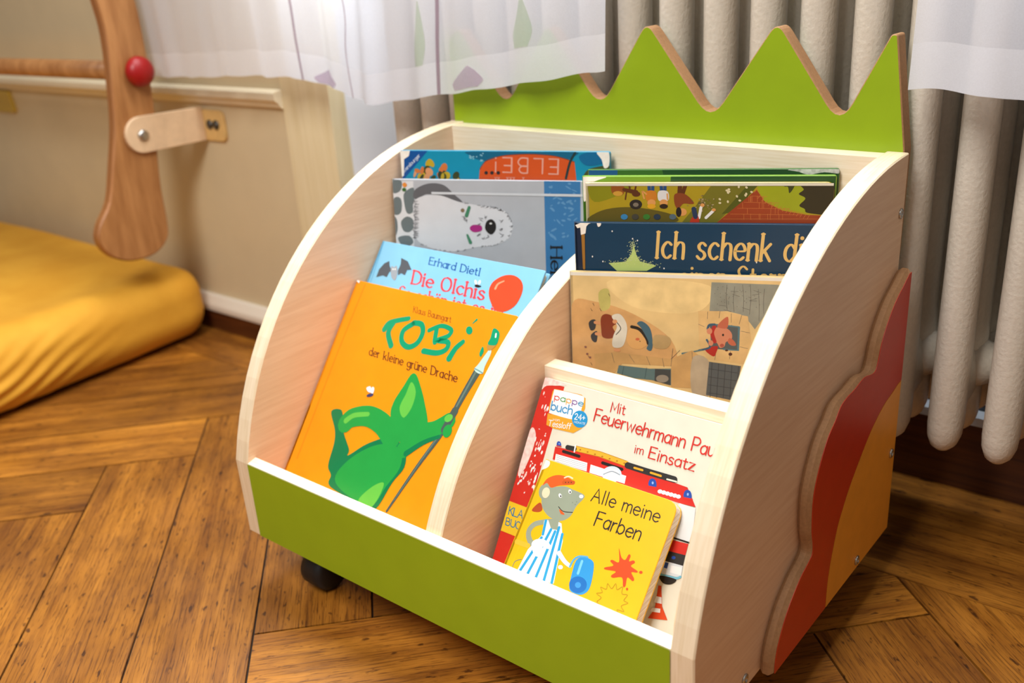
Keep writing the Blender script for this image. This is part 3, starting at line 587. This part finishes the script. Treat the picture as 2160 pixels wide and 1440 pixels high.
for i in range(26):
    x = 345+rn.uniform(0, 330); y = 320-rn.uniform(0, 150)*max(.15, 1-abs(x-470)/240); b.ell(rn.choice([K(214, 122, 60), K(200, 170, 40), K(60, 70, 30), K(230, 160, 110), K(50, 60, 40)]), x, y, rn.uniform(10, 30), rn.uniform(14, 40), rn.uniform(-40, 40))
for i in range(16): b.ell(K(140, 200, 220), rn.uniform(760, 860), rn.uniform(120, 180), 6, 5)
b.line(K(30, 60, 60), [(1560, 115), (1520, 190), (1490, 310)], 16); b.poly(K(70, 84, 40), [(1620, 330), (1650, 250), (1740, 220), (1860, 210), (1820, 270), (1760, 330)]); b.poly(K(4, 110, 160), [(1590, 140), (1700, 110), (1820, 150), (1760, 200), (1640, 210)])
b.raw(white_board, [(.03, .03), (1.4, .03), (1.2, .7), (.5, 1.1), (.3, 3.2), (.03, 3.4)]); b.raw(white_board, smooth_pts([(26.0, .04), (27.5, .04), (27.5, 1.6), (26.9, 1.9), (26.6, .9)], True, 3)); b.done()
# grey book with white furry animal
gb = K(196, 200, 206); b = Book('picture_book', 'grey hardcover with a white furry animal printed sideways, before the blue ship book', (2.6, 28.0, 38.35), 20.6, 6, 27.0, 35.5, .62, gb, K(150, 158, 160), radius=.3); b.frame(780, 290, 3.6)
b.poly(K(190, 194, 200), [(340, 330), (900, 330), (1330, 330), (1330, 560), (1336, 1050), (340, 1000)], False); b.poly(K(62, 128, 184), [(1322, 318), (1600, 322), (1600, 1100), (1340, 1100)], False)
for i in range(40): b.ell(K(104, 160, 206), rn.uniform(1360, 1590), rn.uniform(350, 780), rn.uniform(6, 26), rn.uniform(4, 10), rn.uniform(-60, 60))
b.poly(K(228, 230, 232), [(172, 330), (330, 330), (340, 1000), (170, 1000)], False); pg = K(112, 124, 126)
for p in ([(175, 330), (240, 330), (235, 400), (180, 420)], [(180, 470), (215, 450), (242, 480), (240, 560), (210, 588), (180, 570)], [(262, 420), (330, 380), (338, 450), (330, 560), (285, 575), (262, 500)], [(172, 600), (205, 620), (212, 700), (190, 760), (172, 740)], [(238, 640), (280, 600), (326, 620), (334, 680), (300, 718), (256, 706)], [(215, 760), (300, 745), (330, 800), (260, 830)]): b.poly(pg, p)
dk = K(104, 104, 108); b.poly(dk, [(330, 450), (350, 390), (450, 348), (560, 360), (640, 430), (700, 490), (560, 450), (430, 430), (370, 470)])
b.poly(K(226, 228, 232), [(330, 560), (340, 480), (420, 440), (540, 440), (680, 490), (800, 510), (920, 530), (1020, 555), (1070, 620), (1085, 690), (1060, 760), (960, 815), (820, 830), (640, 865), (470, 840), (350, 760)])
rnn = random.Random(3)
for i in range(60):
    t = i/60; x = 340+rnn.uniform(-8, 12); y = 480+t*290; b.line(dk, [(x-6, y), (x+26, y+rnn.uniform(-12, 12))], (4, 1), False)
edge = [(700, 490), (860, 520), (960, 530), (1040, 570), (1076, 630), (1084, 700), (1050, 765), (960, 815), (820, 828), (640, 866), (480, 845), (360, 790)]
for i in range(90):
    k = rnn.random()*(len(edge)-1.01); j = int(k); t = k-j; x = edge[j][0]*(1-t)+edge[j+1][0]*t; y = edge[j][1]*(1-t)+edge[j+1][1]*t; b.line(dk, [(x, y), (x+rnn.uniform(-22, 10), y+rnn.uniform(-10, 14))], (4, 1), False)
b.poly(ink, [(876, 680), (890, 635), (926, 620), (956, 650), (956, 700), (925, 735), (890, 715)]); b.ell(white, 920, 652, 10, 7)
b.poly(K(176, 40, 130), [(762, 680), (790, 662), (846, 668), (850, 705), (800, 718), (768, 704)]); gr = K(70, 140, 104); b.line(gr, [(756, 530), (735, 592)], (22, 26)); b.ell(K(140, 120, 90), 706, 552, 15, 15); b.line(gr, [(742, 740), (765, 795)], (16, 26)); b.poly(K(240, 150, 60), [(248, 355), (268, 340), (284, 362), (262, 378)]); b.ell(K(60, 110, 50), 262, 395, 16, 14)
for x, y in ((880, 600), (850, 620), (835, 660), (830, 740), (860, 760), (900, 750), (1000, 640), (1000, 700), (1010, 740), (720, 610), (730, 630), (990, 545)):
    for q in range(3): b.line(dk, [(x+rnn.uniform(-12, 12), y+rnn.uniform(-10, 10)), (x+rnn.uniform(-34, 20), y+rnn.uniform(-24, 24))], (5, 1), False)
b.text(ink, 'Her', (1376, 832), (1376, 1060), (1460, 832), 1.4, .6, .8, 1.6)
b.raw(M((236, 238, 240), .2, .02), [(.05, .05), (26.9, .05), (26.9, .9), (.05, .9)]) if False else b.raw(M((200, 204, 208), .12, .02), [(5.4, 1.55), (26.6, 1.55), (26.6, 1.85), (5.4, 1.85)]); b.done()  # pale strip paints the highlight along the cover's hinge crease
# right bin, rear to front
b = Book('picture_book', 'thin hardcover with blue and dark green top edge, rearmost in the right bin', (32.5, 29.1, 41.8), 24, 1.5, 26.0, 36.5, .6, K(60, 110, 40), K(60, 120, 40), radius=.3); b.frame(1180, 330, 2.717)
b.raw(K(24, 90, 150), [(.04, .04), (3.2, .04), (3, 4), (.04, 4)]); b.raw(K(26, 74, 38), [(8, .04), (25.9, .04), (25.9, 4), (9, 4)]); b.raw(M((190, 190, 186), .5, .3, 300), smooth_pts([(21, .04), (25.9, .04), (25.9, .5), (24.5, .35), (23, .6), (22, .3)], True, 3)); b.done()
b = Book('picture_book', 'light green hardcover with worn white corner, right behind the mustard brick wall book', (32.45, 28.05, 41.3), 24, 1.5, 26.2, 36.5, .7, K(126, 170, 44), K(90, 150, 40), radius=.3); b.frame(1180, 330, 2.717)
b.raw(K(38, 84, 36), [(9.5, .04), (26.1, .04), (26.1, 5), (9, 5)]); b.raw(white_board, smooth_pts([(.04, .04), (2.6, .04), (1.4, .5), (.6, 1), (.4, 2.4), (.04, 2.6)], True, 4))
for i in range(14): b.raw(rn.choice([K(100, 150, 30), K(160, 190, 40), K(60, 120, 40)]), smooth_pts([(.5+i*.03, 2+i*1.1), (1.0, 2.5+i*1.1), (.9, 3.2+i*1.1), (.3, 3+i*1.1)], True, 3))
b.done()
ol = K(176, 154, 30); b = Book('picture_book', 'mustard board book with a brick wall and upside down figures, behind the navy one', (33.2, 27.55, 40.75), 24, 1.5, 25.5, 34.5, .66, ol, K(220, 206, 160), False, radius=.8); b.frame(1180, 330, 2.717)
b.poly(K(120, 116, 34), [(880, 134), (1140, 134), (900, 380), (700, 380), (800, 260)], False); b.poly(K(86, 92, 24), [(1090, 134), (1150, 150), (1000, 320), (930, 330)], False)
b.poly(K(140, 140, 20), [(180, 134), (420, 134), (380, 200), (200, 260)]); b.poly(K(100, 90, 30), [(180, 380), (240, 310), (420, 290), (640, 330), (640, 380)])
br = K(160, 66, 30); b.poly(br, [(900, 380), (1130, 190), (1180, 262), (1280, 310), (1420, 335), (1700, 340), (1700, 420), (900, 420)], False)
b.poly(K(160, 170, 24), [(1140, 134), (1135, 180), (1170, 250), (1270, 300), (1420, 325), (1700, 330), (1700, 134)], False); b.poly(K(48, 44, 24), [(1370, 134), (1700, 134), (1700, 330), (1440, 326), (1405, 300), (1375, 280), (1410, 240), (1372, 215), (1400, 190), (1380, 165)], True)
b.poly(K(60, 66, 24), [(1300, 134), (1350, 134), (1345, 175), (1318, 210), (1310, 175), (1288, 170)])
mo = K(206, 120, 60)
for i in range(7): b.line(mo, [(940+i*-6+0, 352-i*0+6), (1500, 352+6)], 2, False) if i == 0 else None
for y in (226, 262, 296, 330): b.line(mo, [(1130-(y-200)*1.15, y), (1140+(y-200)*1.9, y+4)], 2, False)
for i in range(26):
    y = rn.choice([244, 280, 313, 345]); x = rn.uniform(1120-(y-200)*1.0, 1150+(y-215)*1.2); b.line(mo, [(x, y-16), (x, y+16)], 2, False)
for i in range(16): t = i/15; b.line(mo, [(1132+t*300, 188+150*(t**.55)), (1118+t*300, 205+155*(t**.55))], 2.5, False)
bw, skn, pb = K(96, 52, 24), K(226, 160, 90), K(40, 80, 130)
b.poly(K(150, 84, 30), [(300, 160), (340, 150), (372, 175), (366, 215), (330, 226), (300, 205)]); b.ell(K(210, 160, 60), 335, 212, 28, 14); b.line(bw, [(370, 190), (440, 205)], (20, 26)); b.line(bw, [(400, 160), (405, 195)], 10); b.line(bw, [(440, 160), (432, 200)], 10); b.line(bw, [(385, 200), (378, 245)], 8); b.ell(bw, 440, 215, 24, 15)
b.ell(K(44, 40, 36), 438, 274, 36, 28); b.ell(K(130, 120, 104), 438, 276, 16, 12)
for x, sh in ((520, K(210, 130, 40)), (590, K(230, 230, 230))): b.line(pb, [(x-8, 148), (x-4, 205)], 18); b.line(pb, [(x+16, 146), (x+14, 200)], 18); b.poly(sh, [(x-22, 200), (x+30, 200), (x+34, 250), (x-20, 252)]); b.ell(skn, x+8, 265, 24, 20); b.ell(K(230, 170, 40) if x < 560 else K(50, 36, 26), x+8, 285, 24, 14)
b.line(skn, [(498, 215), (476, 200), (486, 240)], 9); b.line(skn, [(618, 215), (620, 245)], 9)
b.line(bw, [(692, 150), (688, 215)], 24); b.line(bw, [(726, 145), (705, 215)], 22); b.poly(K(140, 70, 34), [(662, 215), (720, 215), (770, 262), (755, 272), (710, 270), (680, 300), (660, 270)]); b.ell(skn, 704, 318, 26, 22); b.ell(ink, 684, 318, 16, 28)
for i in range(60): b.ell(rn.choice([K(150, 130, 80), K(110, 96, 60), K(180, 166, 120)]), 830+rn.gauss(0, 32), 270+rn.gauss(0, 20), 4, 3.5)
for i in range(14): b.ell(K(226, 214, 170), rn.uniform(905, 1140), rn.uniform(150, 270), 8, 6, rn.uniform(0, 90))
b.line(white, [(812, 290), (800, 350)], 16); b.line(white, [(840, 350), (880, 312)], 16); b.ell(skn, 820, 278, 12, 10); b.ell(skn, 885, 305, 12, 9); b.poly(K(200, 60, 30), [(760, 350), (790, 332), (800, 380), (750, 380)]); b.line(K(40, 60, 90), [(770, 300), (780, 345)], 26)
for x, cl in ((372, K(60, 140, 190)), (435, K(70, 70, 60)), (500, K(60, 130, 50)), (560, K(40, 60, 80)), (650, K(90, 110, 120))): b.ell(cl, x, 345, 20, 16)
b.raw(K(232, 226, 206), [(.03, .03), (25.4, .03), (25.4, .3), (.03, .3)]); b.done()
# navy
nv = K(14, 62, 92); b = Book('picture_book', 'navy hardcover with pale green star and golden title, behind the beige pig book', (32.42, 26.3, 36.6), 24, 1.5, 26.2, 31.5, .62, nv, K(20, 44, 70), radius=.3); b.frame(1180, 330, 2.717)
b.line(K(10, 84, 140), [(150, 366), (1460, 376)], 6, False)
gld = K(240, 200, 120); b.text(gld, 'Ich schenk dir', (552, 580), (1440, 604), (562, 432), .95, .5, .7, 1.9); b.text(gld, 'einen Stern', (690, 742), (1300, 752), (692, 625), .95, .5, .7, 1.9)
stg = K(196, 220, 130); b.poly(stg, [(425, 502), (440, 560), (462, 600), (556, 625), (500, 655), (330, 655), (282, 610), (380, 602), (412, 560)], False)
for i in range(150):
    a = rn.random(); q = rn.choice([((425, 490), (462, 600)), ((425, 490), (400, 590)), ((282, 605), (400, 598)), ((462, 600), (570, 625))]); x = q[0][0]*(1-a)+q[1][0]*a+rn.gauss(0, 13); y = q[0][1]*(1-a)+q[1][1]*a+rn.gauss(0, 11); b.ell(K(214, 230, 170), x, y, 2.4, 2.4, n=6)
for x, y in ((303, 427), (190, 572), (868, 382), (250, 600), (600, 640), (1130, 606), (420, 470), (448, 480)): b.ell(white, x, y, 4, 5, n=8)
b.line(K(20, 40, 66), [(112, 420), (122, 640)], 26, False); b.line(K(170, 120, 50), [(136, 450), (142, 640)], (20, 14), False)
b.raw(white_board, [b.c(p) for p in ((92, 392), (120, 372), (180, 366), (168, 385), (155, 400), (150, 440), (124, 448), (120, 405), (104, 410))]); b.raw(white_board, smooth_pts([b.c(p) for p in ((215, 372), (236, 370), (238, 392), (222, 402))], True, 3)); b.done()
# pig book
bg_ = M((218, 188, 130), .22, .14, 30); b = Book('picture_book', 'beige hardcover with a small pig at a window, frontmost at the right rear', (32.42, 25.1, 31.35), 23.2, 2.6, 26.0, 28.5, .62, bg_, K(196, 176, 140), radius=.3); b.frame(1180, 330, 2.717)
b.raw(M((226, 222, 210), .15, .03), [(.05, .05), (25.9, .05), (25.9, .42), (.05, .42)])
def wc(r, g, bb): return M((r, g, bb), .22, .12, 60)
b.poly(wc(206, 160, 104), [(70, 850), (200, 830), (420, 900), (640, 1050), (640, 1200), (300, 1140), (210, 1240), (70, 1200)]); b.poly(wc(228, 200, 140), [(270, 720), (520, 700), (860, 740), (840, 860), (700, 900), (420, 860)])
b.poly(wc(190, 180, 104), [(225, 780), (280, 760), (290, 860), (240, 880)]); b.poly(wc(140, 142, 128), [(872, 720), (1260, 735), (1260, 800), (1120, 990), (1090, 950), (1040, 905), (960, 885), (860, 890)], False)
lnk = K(96, 92, 84)
for x, y0, y1 in ((960, 735, 880), (1005, 745, 890), (1050, 735, 890), (1095, 735, 905), (1140, 760, 940), (1175, 760, 900)): b.line(lnk, [(x, y0), (x+rn.uniform(-10, 10), (y0+y1)/2), (x+rn.uniform(-6, 6), y1)], 2.2)
for i in range(9): x = rn.uniform(900, 1180); y = rn.uniform(760, 880); b.line(lnk, [(x, y), (x+42, y+rn.uniform(-14, 20))], 2, False)
for i in range(40): b.ell(lnk, rn.uniform(890, 1150), rn.uniform(740, 870), 2.2, 2, n=6)
st2 = wc(214, 178, 120); b.poly(st2, [(795, 885), (920, 885), (1080, 915), (1100, 1050), (1060, 1190), (850, 1160), (800, 1080)], False)
for p in (((797, 960), (830, 975)), ((850, 890), (848, 930)), ((920, 886), (915, 925)), ((985, 900), (985, 950)), ((1045, 910), (1030, 960)), ((1040, 1000), (1090, 1010)), ((1035, 1090), (1080, 1100)), ((980, 1115), (975, 1160)), ((900, 1105), (890, 1165))): b.line(lnk, list(p), 2.2, False)
b.poly(K(92, 100, 100), [(862, 960), (1030, 975), (1026, 1112), (870, 1100)], False); b.line(K(90, 130, 140), [(985, 970), (1030, 978), (1024, 1110), (940, 1104)], 9, False); b.line(K(90, 130, 140), [(900, 962), (1030, 976)], 8, False)
pig = K(226, 146, 110); b.poly(pig, [(878, 1000), (905, 978), (960, 985), (988, 1015), (985, 1050), (955, 1062), (945, 1088), (920, 1095), (905, 1070), (882, 1050)]); b.poly(K(206, 110, 80), [(905, 975), (930, 940), (965, 918), (968, 960), (955, 985)]); b.poly(K(206, 110, 80), [(975, 1040), (1000, 1055), (1012, 1080), (985, 1082), (965, 1062)]); b.ell(ink, 938, 1022, 6, 7); b.ell(K(190, 90, 70), 932, 1082, 12, 10)
b.line(K(190, 44, 38), [(888, 975), (875, 1010), (890, 1060)], 22); b.poly(K(190, 44, 38), [(835, 1105), (905, 1085), (900, 1120), (882, 1145)]); b.line(K(60, 96, 120), [(850, 985), (860, 965), (890, 962)], 14); b.line(K(60, 96, 120), [(845, 1050), (862, 1092), (800, 1110)], 12); b.ell(pig, 860, 1000, 16, 18); b.ell(pig, 868, 1068, 14, 16)
b.line(K(100, 130, 130), [(705, 1128), (745, 1122), (815, 1108)], (12, 8)); b.ell(K(90, 50, 40), 958, 1110, 9, 6); b.ell(K(90, 50, 40), 980, 1132, 11, 9)
# boy lying sideways
b.poly(K(60, 62, 66), [(168, 955), (185, 935), (208, 938), (205, 985), (180, 995)]); b.poly(K(60, 62, 66), [(182, 1020), (215, 1000), (216, 1050), (205, 1064), (186, 1050)]); b.line(K(228, 160, 110), [(206, 950), (240, 955)], 20); b.line(K(228, 160, 110), [(212, 1015), (246, 1018)], 20)
b.poly(K(142, 62, 36), [(238, 925), (262, 902), (300, 912), (330, 950), (305, 975), (320, 1010), (300, 1040), (250, 1035), (240, 990)]); b.poly(wc(214, 208, 190), [(300, 915), (345, 902), (380, 945), (388, 1000), (370, 1075), (340, 1095), (305, 1085), (308, 1030), (330, 970)])
b.line(K(60, 56, 50), [(330, 950), (352, 985), (325, 1020)], 5); b.ell(K(228, 160, 110), 318, 945, 14, 12); b.ell(K(228, 160, 110), 330, 1108, 20, 9, 5)
b.poly(K(236, 180, 110), [(385, 1030), (405, 985), (455, 975), (500, 1010), (505, 1070), (470, 1100), (420, 1098), (392, 1070)]); b.line(ink, [(415, 975), (460, 990), (500, 1040), (510, 1070)], 20); b.poly(K(70, 108, 124), [(445, 955), (475, 944), (520, 985), (535, 1070), (525, 1112), (500, 1100), (510, 1060), (470, 985)]); b.ell(K(220, 110, 70), 448, 1046, 12, 8); b.ell(ink, 462, 1058, 3, 3)
b.poly(wc(180, 150, 100), [(545, 1025), (620, 1030), (640, 1060), (610, 1100), (540, 1090)])
b.poly(wc(196, 156, 100), [(200, 1130), (320, 1120), (640, 1160), (760, 1110), (860, 1180), (840, 1330), (640, 1320), (640, 1200), (360, 1185), (300, 1260), (210, 1240)], False); b.poly(K(98, 128, 130), [(340, 1195), (520, 1215), (640, 1215), (640, 1310), (530, 1280), (430, 1270), (330, 1240)], False); b.poly(K(70, 76, 78), [(548, 1215), (638, 1222), (636, 1310), (545, 1285)], False); b.ell(K(160, 150, 134), 590, 1272, 36, 22)
for p in (((370, 1200), (360, 1250)), ((500, 1210), (490, 1270))): b.line(K(60, 84, 88), list(p), 3, False)
for p in (((400, 1135), (430, 1180)), ((500, 1145), (520, 1195)), ((590, 1155), (600, 1205)), ((650, 1100), (640, 1200)), ((690, 1110), (640, 1160)), ((760, 1120), (770, 1330)), ((300, 1125), (315, 1180))): b.line(lnk, list(p), 2.2, False)
b.poly(wc(176, 160, 134), [(765, 1150), (860, 1180), (850, 1380), (760, 1350)]); b.poly(K(92, 98, 100), [(858, 1175), (1040, 1200), (1010, 1400), (840, 1365)], False)
for i in range(5): x = 875+i*38; b.line(K(54, 58, 62), [(x, 1180+i*5), (x-12, 1380)], 3, False)
for i in range(4): y = 1215+i*46; b.line(K(54, 58, 62), [(855, y), (1020, y+24)], 3, False)
for p in ((180, 870), (192, 840), (282, 785), (232, 870), (165, 1140), (180, 1180)): b.line(K(110, 90, 60), [p, (p[0]+8, p[1]+14)], 3, False)
for p in ((160, 1130), (176, 1150), (150, 1090)): b.ell(K(150, 100, 90), p[0], p[1], 7, 6)
b.done()

# ------------------------------------------------------------------ curtains
def sheer(name, alpha, rgb, emb=0):
    mt = bpy.data.materials.new(name); mt.use_nodes = True; nt = mt.node_tree; nt.nodes.remove(nt.nodes['Principled BSDF']); out = nt.nodes['Material Output']
    d = node(nt, 'ShaderNodeBsdfDiffuse'); t = node(nt, 'ShaderNodeBsdfTranslucent'); tr = node(nt, 'ShaderNodeBsdfTransparent')
    for q in (d, t): q.inputs[0].default_value = (*lin(rgb), 1)
    tc = node(nt, 'ShaderNodeTexCoord'); w = node(nt, 'ShaderNodeTexNoise'); w.inputs['Scale'].default_value = 900; nt.links.new(tc.outputs['Object'], w.inputs['Vector'])
    m1 = node(nt, 'ShaderNodeMixShader'); m1.inputs[0].default_value = .5; nt.links.new(d.outputs[0], m1.inputs[1]); nt.links.new(t.outputs[0], m1.inputs[2])
    mr = node(nt, 'ShaderNodeMapRange'); mr.inputs[3].default_value = alpha-.06; mr.inputs[4].default_value = alpha+.06; nt.links.new(w.outputs['Fac'], mr.inputs[0])
    m2 = node(nt, 'ShaderNodeMixShader'); nt.links.new(mr.outputs[0], m2.inputs[0]); nt.links.new(tr.outputs[0], m2.inputs[1]); nt.links.new(m1.outputs[0], m2.inputs[2]); nt.links.new(m2.outputs[0], out.inputs[0]); return mt
voile = sheer('sheer_white_voile', .76, (240, 243, 254)); hemm = sheer('doubled_voile_hem', .9, (243, 245, 254)); purple = sheer('mauve_print', .5, (190, 160, 190)); vine = sheer('brown_vine_print', .7, (164, 136, 150)); leafm = sheer('green_leaf_print', .34, (170, 200, 150))
def curtain(label, hem, top, folds, hemh=4.2, prints=(), ztop=88):
    """hem: list of (x, y, z) along the lower edge"""
    pts = smooth_pts(hem, False, 14); n = len(pts); o = thing('curtain', hem[len(hem)//2], label, 'curtain', 'sheer white curtains')
    L = [0]
    for i in range(1, n): L.append(L[-1]+(Vector(pts[i])-Vector(pts[i-1])).length)
    def surf(i, t):   # i index (float) along the hem, t 0 hem .. 1 top
        j = min(int(i), n-2); f = i-j; p = Vector(pts[j])*(1-f)+Vector(pts[j+1])*f; l = L[j]*(1-f)+L[j+1]*f
        z = p.z*(1-t)+ztop*t; y = p.y+(top-p.y)*t*.9
        y += folds*(math.sin(l*.62+1.1*t)+.6*math.sin(l*1.07+2-.8*t))*(.6+.4*t)
        return Vector((p.x-.04*(z-p.z)*(1 if i > n/2 else -1)*0, y, z+.1*math.sin(l*.8)*(1-t)))
    hz = lambda i: hemh/(ztop-pts[min(int(i), n-1)][2])
    for nm, mt_, r0, r1, rows in (('curtain_panel', voile, None, 1, 14), ('curtain_hem', hemm, 0, None, 3)):
        mb = MB(); vs = []; fs = []
        for i in range(n):
            a = hz(i) if r0 is None else r0; c_ = hz(i) if r1 is None else r1
            for k in range(rows+1): vs.append(surf(i, a+(c_-a)*k/rows))
        for i in range(n-1):
            for k in range(rows): q = i*(rows+1)+k; fs.append([q, q+1, q+rows+2, q+rows+1])
        mb.add(vs, fs, mt_, True); mb.build(nm, o)
    mb = MB()
    for mt_, path, w in prints:     # printed stems and leaves: path of (i fraction 0..1, t), ribbon half widths
        q = smooth_pts([(a, t, ww) for (a, t), ww in zip(path, w)], False, 6); vs = []
        for a, t, ww in q:
            for g in range(-3, 4): vs.append(surf(min(n-1.01, max(0, a*(n-1)+g/3*ww)), t)+Vector((0, -.12, 0)))
        mb.add(vs, [[7*i+j, 7*i+j+1, 7*i+j+8, 7*i+j+7] for i in range(len(q)-1) for j in range(6)], mt_, True)
    if prints: mb.build('printed_vines', o)
    return o
def at_y(px, py, y): return tuple(on_plane(px, py, (0, y, 0), Vector((0, 1, 0))))
hem1 = [at_y(318, 162, 46), at_y(420, 163, 45.5), at_y(520, 160, 45.5), at_y(640, 168, 45), at_y(728, 196, 43), at_y(760, 214, 41), at_y(800, 219, 40), at_y(880, 207, 40), at_y(985, 193, 40), at_y(1130, 172, 40.4), at_y(1283, 147, 41)]
stem = lambda a, b, t1=.75: [(a, 0), (a+(b-a)*.2, t1*.2), (a+(b-a)*.1, t1*.4), (a+(b-a)*.7, t1*.7), (b, t1)]
leaf = lambda a, t, w, h=.07: ([(a, t), (a+.002, t+h*.3), (a+.003, t+h*.65), (a+.002, t+h)], [w*.75, w, w*.6, .15])
curtain('wide sheer white curtain hanging over the left of the green crown', hem1, 44, .75, prints=[(vine, stem(.30, .29), [.35]*5), (vine, stem(.445, .36), [.3]*5), (vine, stem(.745, .74), [.35]*5), (purple, *leaf(.352, .003, 3.6, .06)), (purple, *leaf(.80, .01, 4, .07)), (leafm, *leaf(.715, .1, 1.5, .2)), (leafm, *leaf(.88, .11, 2.4, .16))])
hem2 = [at_y(1914, 190, 40.5), at_y(1990, 190, 40), at_y(2080, 203, 39), at_y(2160, 214, 39)]; e = hem2[-1]; hem2 += [(e[0]+9, 40, e[2]-.3), (e[0]+18, 41, e[2])]
curtain('narrow sheer white curtain at the right beside the crown\'s end', hem2, 43, .4, prints=())

# ------------------------------------------------------------------ wall bars at the left, mattress
ply = wood('birch_plywood_post', (152, 100, 54), (182, 128, 76), (60, 60, 8), .4, .02); plyd = wood('plywood_edge', (134, 84, 40), (170, 112, 60), (300, 30, 8), .5)
wb = thing('wall_bars', (-80, 46, 0), 'curved wooden upright with red knob holding a round rail on the cream wall', 'wall bars')
right = [(38.6, 86), (41.2, 75), (42.9, 66), (43.55, 60.6), (43.8, 55.7), (43.5, 46.5), (43.0, 39.6), (42.0, 32.7), (41.4, 26.5), (41.3, 20), (40.5, 16.8), (37.4, 14.7), (32.5, 14.6), (28.7, 16.4), (26.9, 19.6), (27.7, 22.6), (30.5, 26.4), (32.6, 32.7), (34.4, 39), (35.4, 45), (36.4, 55), (36.0, 61), (35.2, 67), (33.5, 76), (31, 86)]
mb = MB(); mb.prism(smooth_pts(right, True, 4), yz, -78.2, -76, ply, plyd, bev=.3); mb.build('upright', wb)
mb = MB(); mb.tube([(-215, 40.6, 48.2), (-78, 40.6, 48.6)], 1.75, ply, 18); mb.build('rail', wb)
mb = MB(); mb.lathe((-76, 40.9, 48.5), (1, 0, 0), [(0, 1.0), (.3, 2.2), (1.0, 2.75), (1.9, 2.6), (2.6, 1.9), (2.95, .9), (3.0, 0)], M((156, 10, 12), .4, .04, 40, name='red_wooden_knob'), 24); mb.build('knob', wb, label='red knob')
strapm = M((222, 190, 152), .55, .06, 90, .03, name='pale_beech_strap')
sp_ = [(39.3+3.35*math.cos(a), 37.3+3.35*math.sin(a)) for a in [math.pi/2+i*math.pi/12 for i in range(13)]]+[(52.6, 34.0), (52.6, 40.4)]
mb = MB(); mb.prism(sp_, yz, -76, -75.2, strapm, strapm, bev=.12); br_ = mb.build('strap', wb, label='pale beech strap fixing the upright to the wall')
mb = MB(); mb.prism(round_poly([(-76, 34), (-68.8, 34), (-68.8, 39.9), (-76, 39.9)], [0, 1.6, 1.6, 0], 5), xz, 52.6, 53.24, M((216, 178, 112), .55, .06, 90, name='amber_beech_plate'), bev=.1); mb.build('plate', br_)
for x in (-73.4, -71.3):
    mb = MB(); mb.lathe((x, 52.6, 37.1), (0, -1, 0), [(0, .95), (.25, .9), (.4, .5), (.4, 0)], M((92, 92, 92), .35, .05, 100, metal=1, name='dark_steel'), 14); mb.build('screw', br_)
mb = MB(); mb.lathe((-75.2, 39.3, 37.2), (1, 0, 0), [(0, 1.05), (.3, 1.0), (.5, .6), (.5, 0)], steel, 16); mb.build('bolt', br_)
mb = MB(); mb.prism(round_poly([(-170, 35.5), (-155.6, 35.5), (-156.8, 40.7), (-170, 40.7)], .8, 3), xz, 52.3, 53.2, M((196, 164, 60), .5, .05, 60, name='yellow_beech_plate'), bev=.1)
mb.build('far_plate', wb)
# mattress
fab = wood('yellow_cotton_cover', (212, 150, 34), (224, 164, 46), (9, 9, 9), .8, .0)
def mattress():
    R_ = 6.2; X0, X1, Y0, Y1, Z0, Z1 = -190, -76.3, -75, 50.5, -6.9, 8.6
    nx, ny, nz = 50, 240, 46; mb = MB(); idx = {}; vs = []
    def put(x, y, z):
        key = (round(x, 3), round(y, 3), round(z, 3))
        if key in idx: return idx[key]
        c = Vector((min(max(x, X0+R_), X1-R_), min(max(y, Y0+R_), Y1-R_), min(max(z, Z0+R_), Z1-R_))); d = Vector((x, y, z))-c
        # spread the box surface onto the rounded surface
        n = d.normalized() if d.length > 1e-6 else Vector((0, 0, 1)); p = c+n*R_
        side = max(0, n.x); low = (Z1-p.z)/(Z1-Z0)
        f = p.z-.42*p.y
        fold = 0
        if side > .15:
            env = math.exp(-((p.y-8-p.z*.5)/12)**2)
            fold = side*env*.3*math.sin(f*2.1+noise.noise(Vector((p.y*.08, p.z*.08, 3)))*2.5)*min(1, low*1.5)
            fold += side*.5*noise.noise(Vector((p.y*.06+7, p.z*.12, 1)))
        top = max(0, n.z); sag = top*(.6*noise.noise(Vector((p.x*.04, p.y*.05, 2)))-1.1*math.exp(-((p.x+92)/9)**2-((p.y-22)/16)**2))
        p += n*fold+Vector((0, 0, sag)); p.x += -.09*(p.y-2)+.6
        p.z = max(p.z, -6.98); idx[key] = len(vs); vs.append(p); return idx[key]
    def lerp(a, b, t): return a+(b-a)*t
    fs = []
    def grid(fn, a, b):
        for i in range(a):
            for j in range(b): fs.append([put(*fn(i/a, j/b)), put(*fn((i+1)/a, j/b)), put(*fn((i+1)/a, (j+1)/b)), put(*fn(i/a, (j+1)/b))])
    for z in (Z0, Z1): grid(lambda s_, t: (lerp(X0, X1, s_), lerp(Y0, Y1, t), z), nx, ny)
    for x in (X0, X1): grid(lambda s_, t: (x, lerp(Y0, Y1, s_), lerp(Z0, Z1, t)), ny, nz)
    for y in (Y0, Y1): grid(lambda s_, t: (lerp(X0, X1, s_), y, lerp(Z0, Z1, t)), nx, nz)
    mb.add(vs, fs, fab, True); return mb.build('mattress')
tag(mattress(), 'thick yellow fabric mattress on the parquet along the left wall', 'mattress')
for o in bpy.data.objects:
    if '_o' in o: del o['_o']
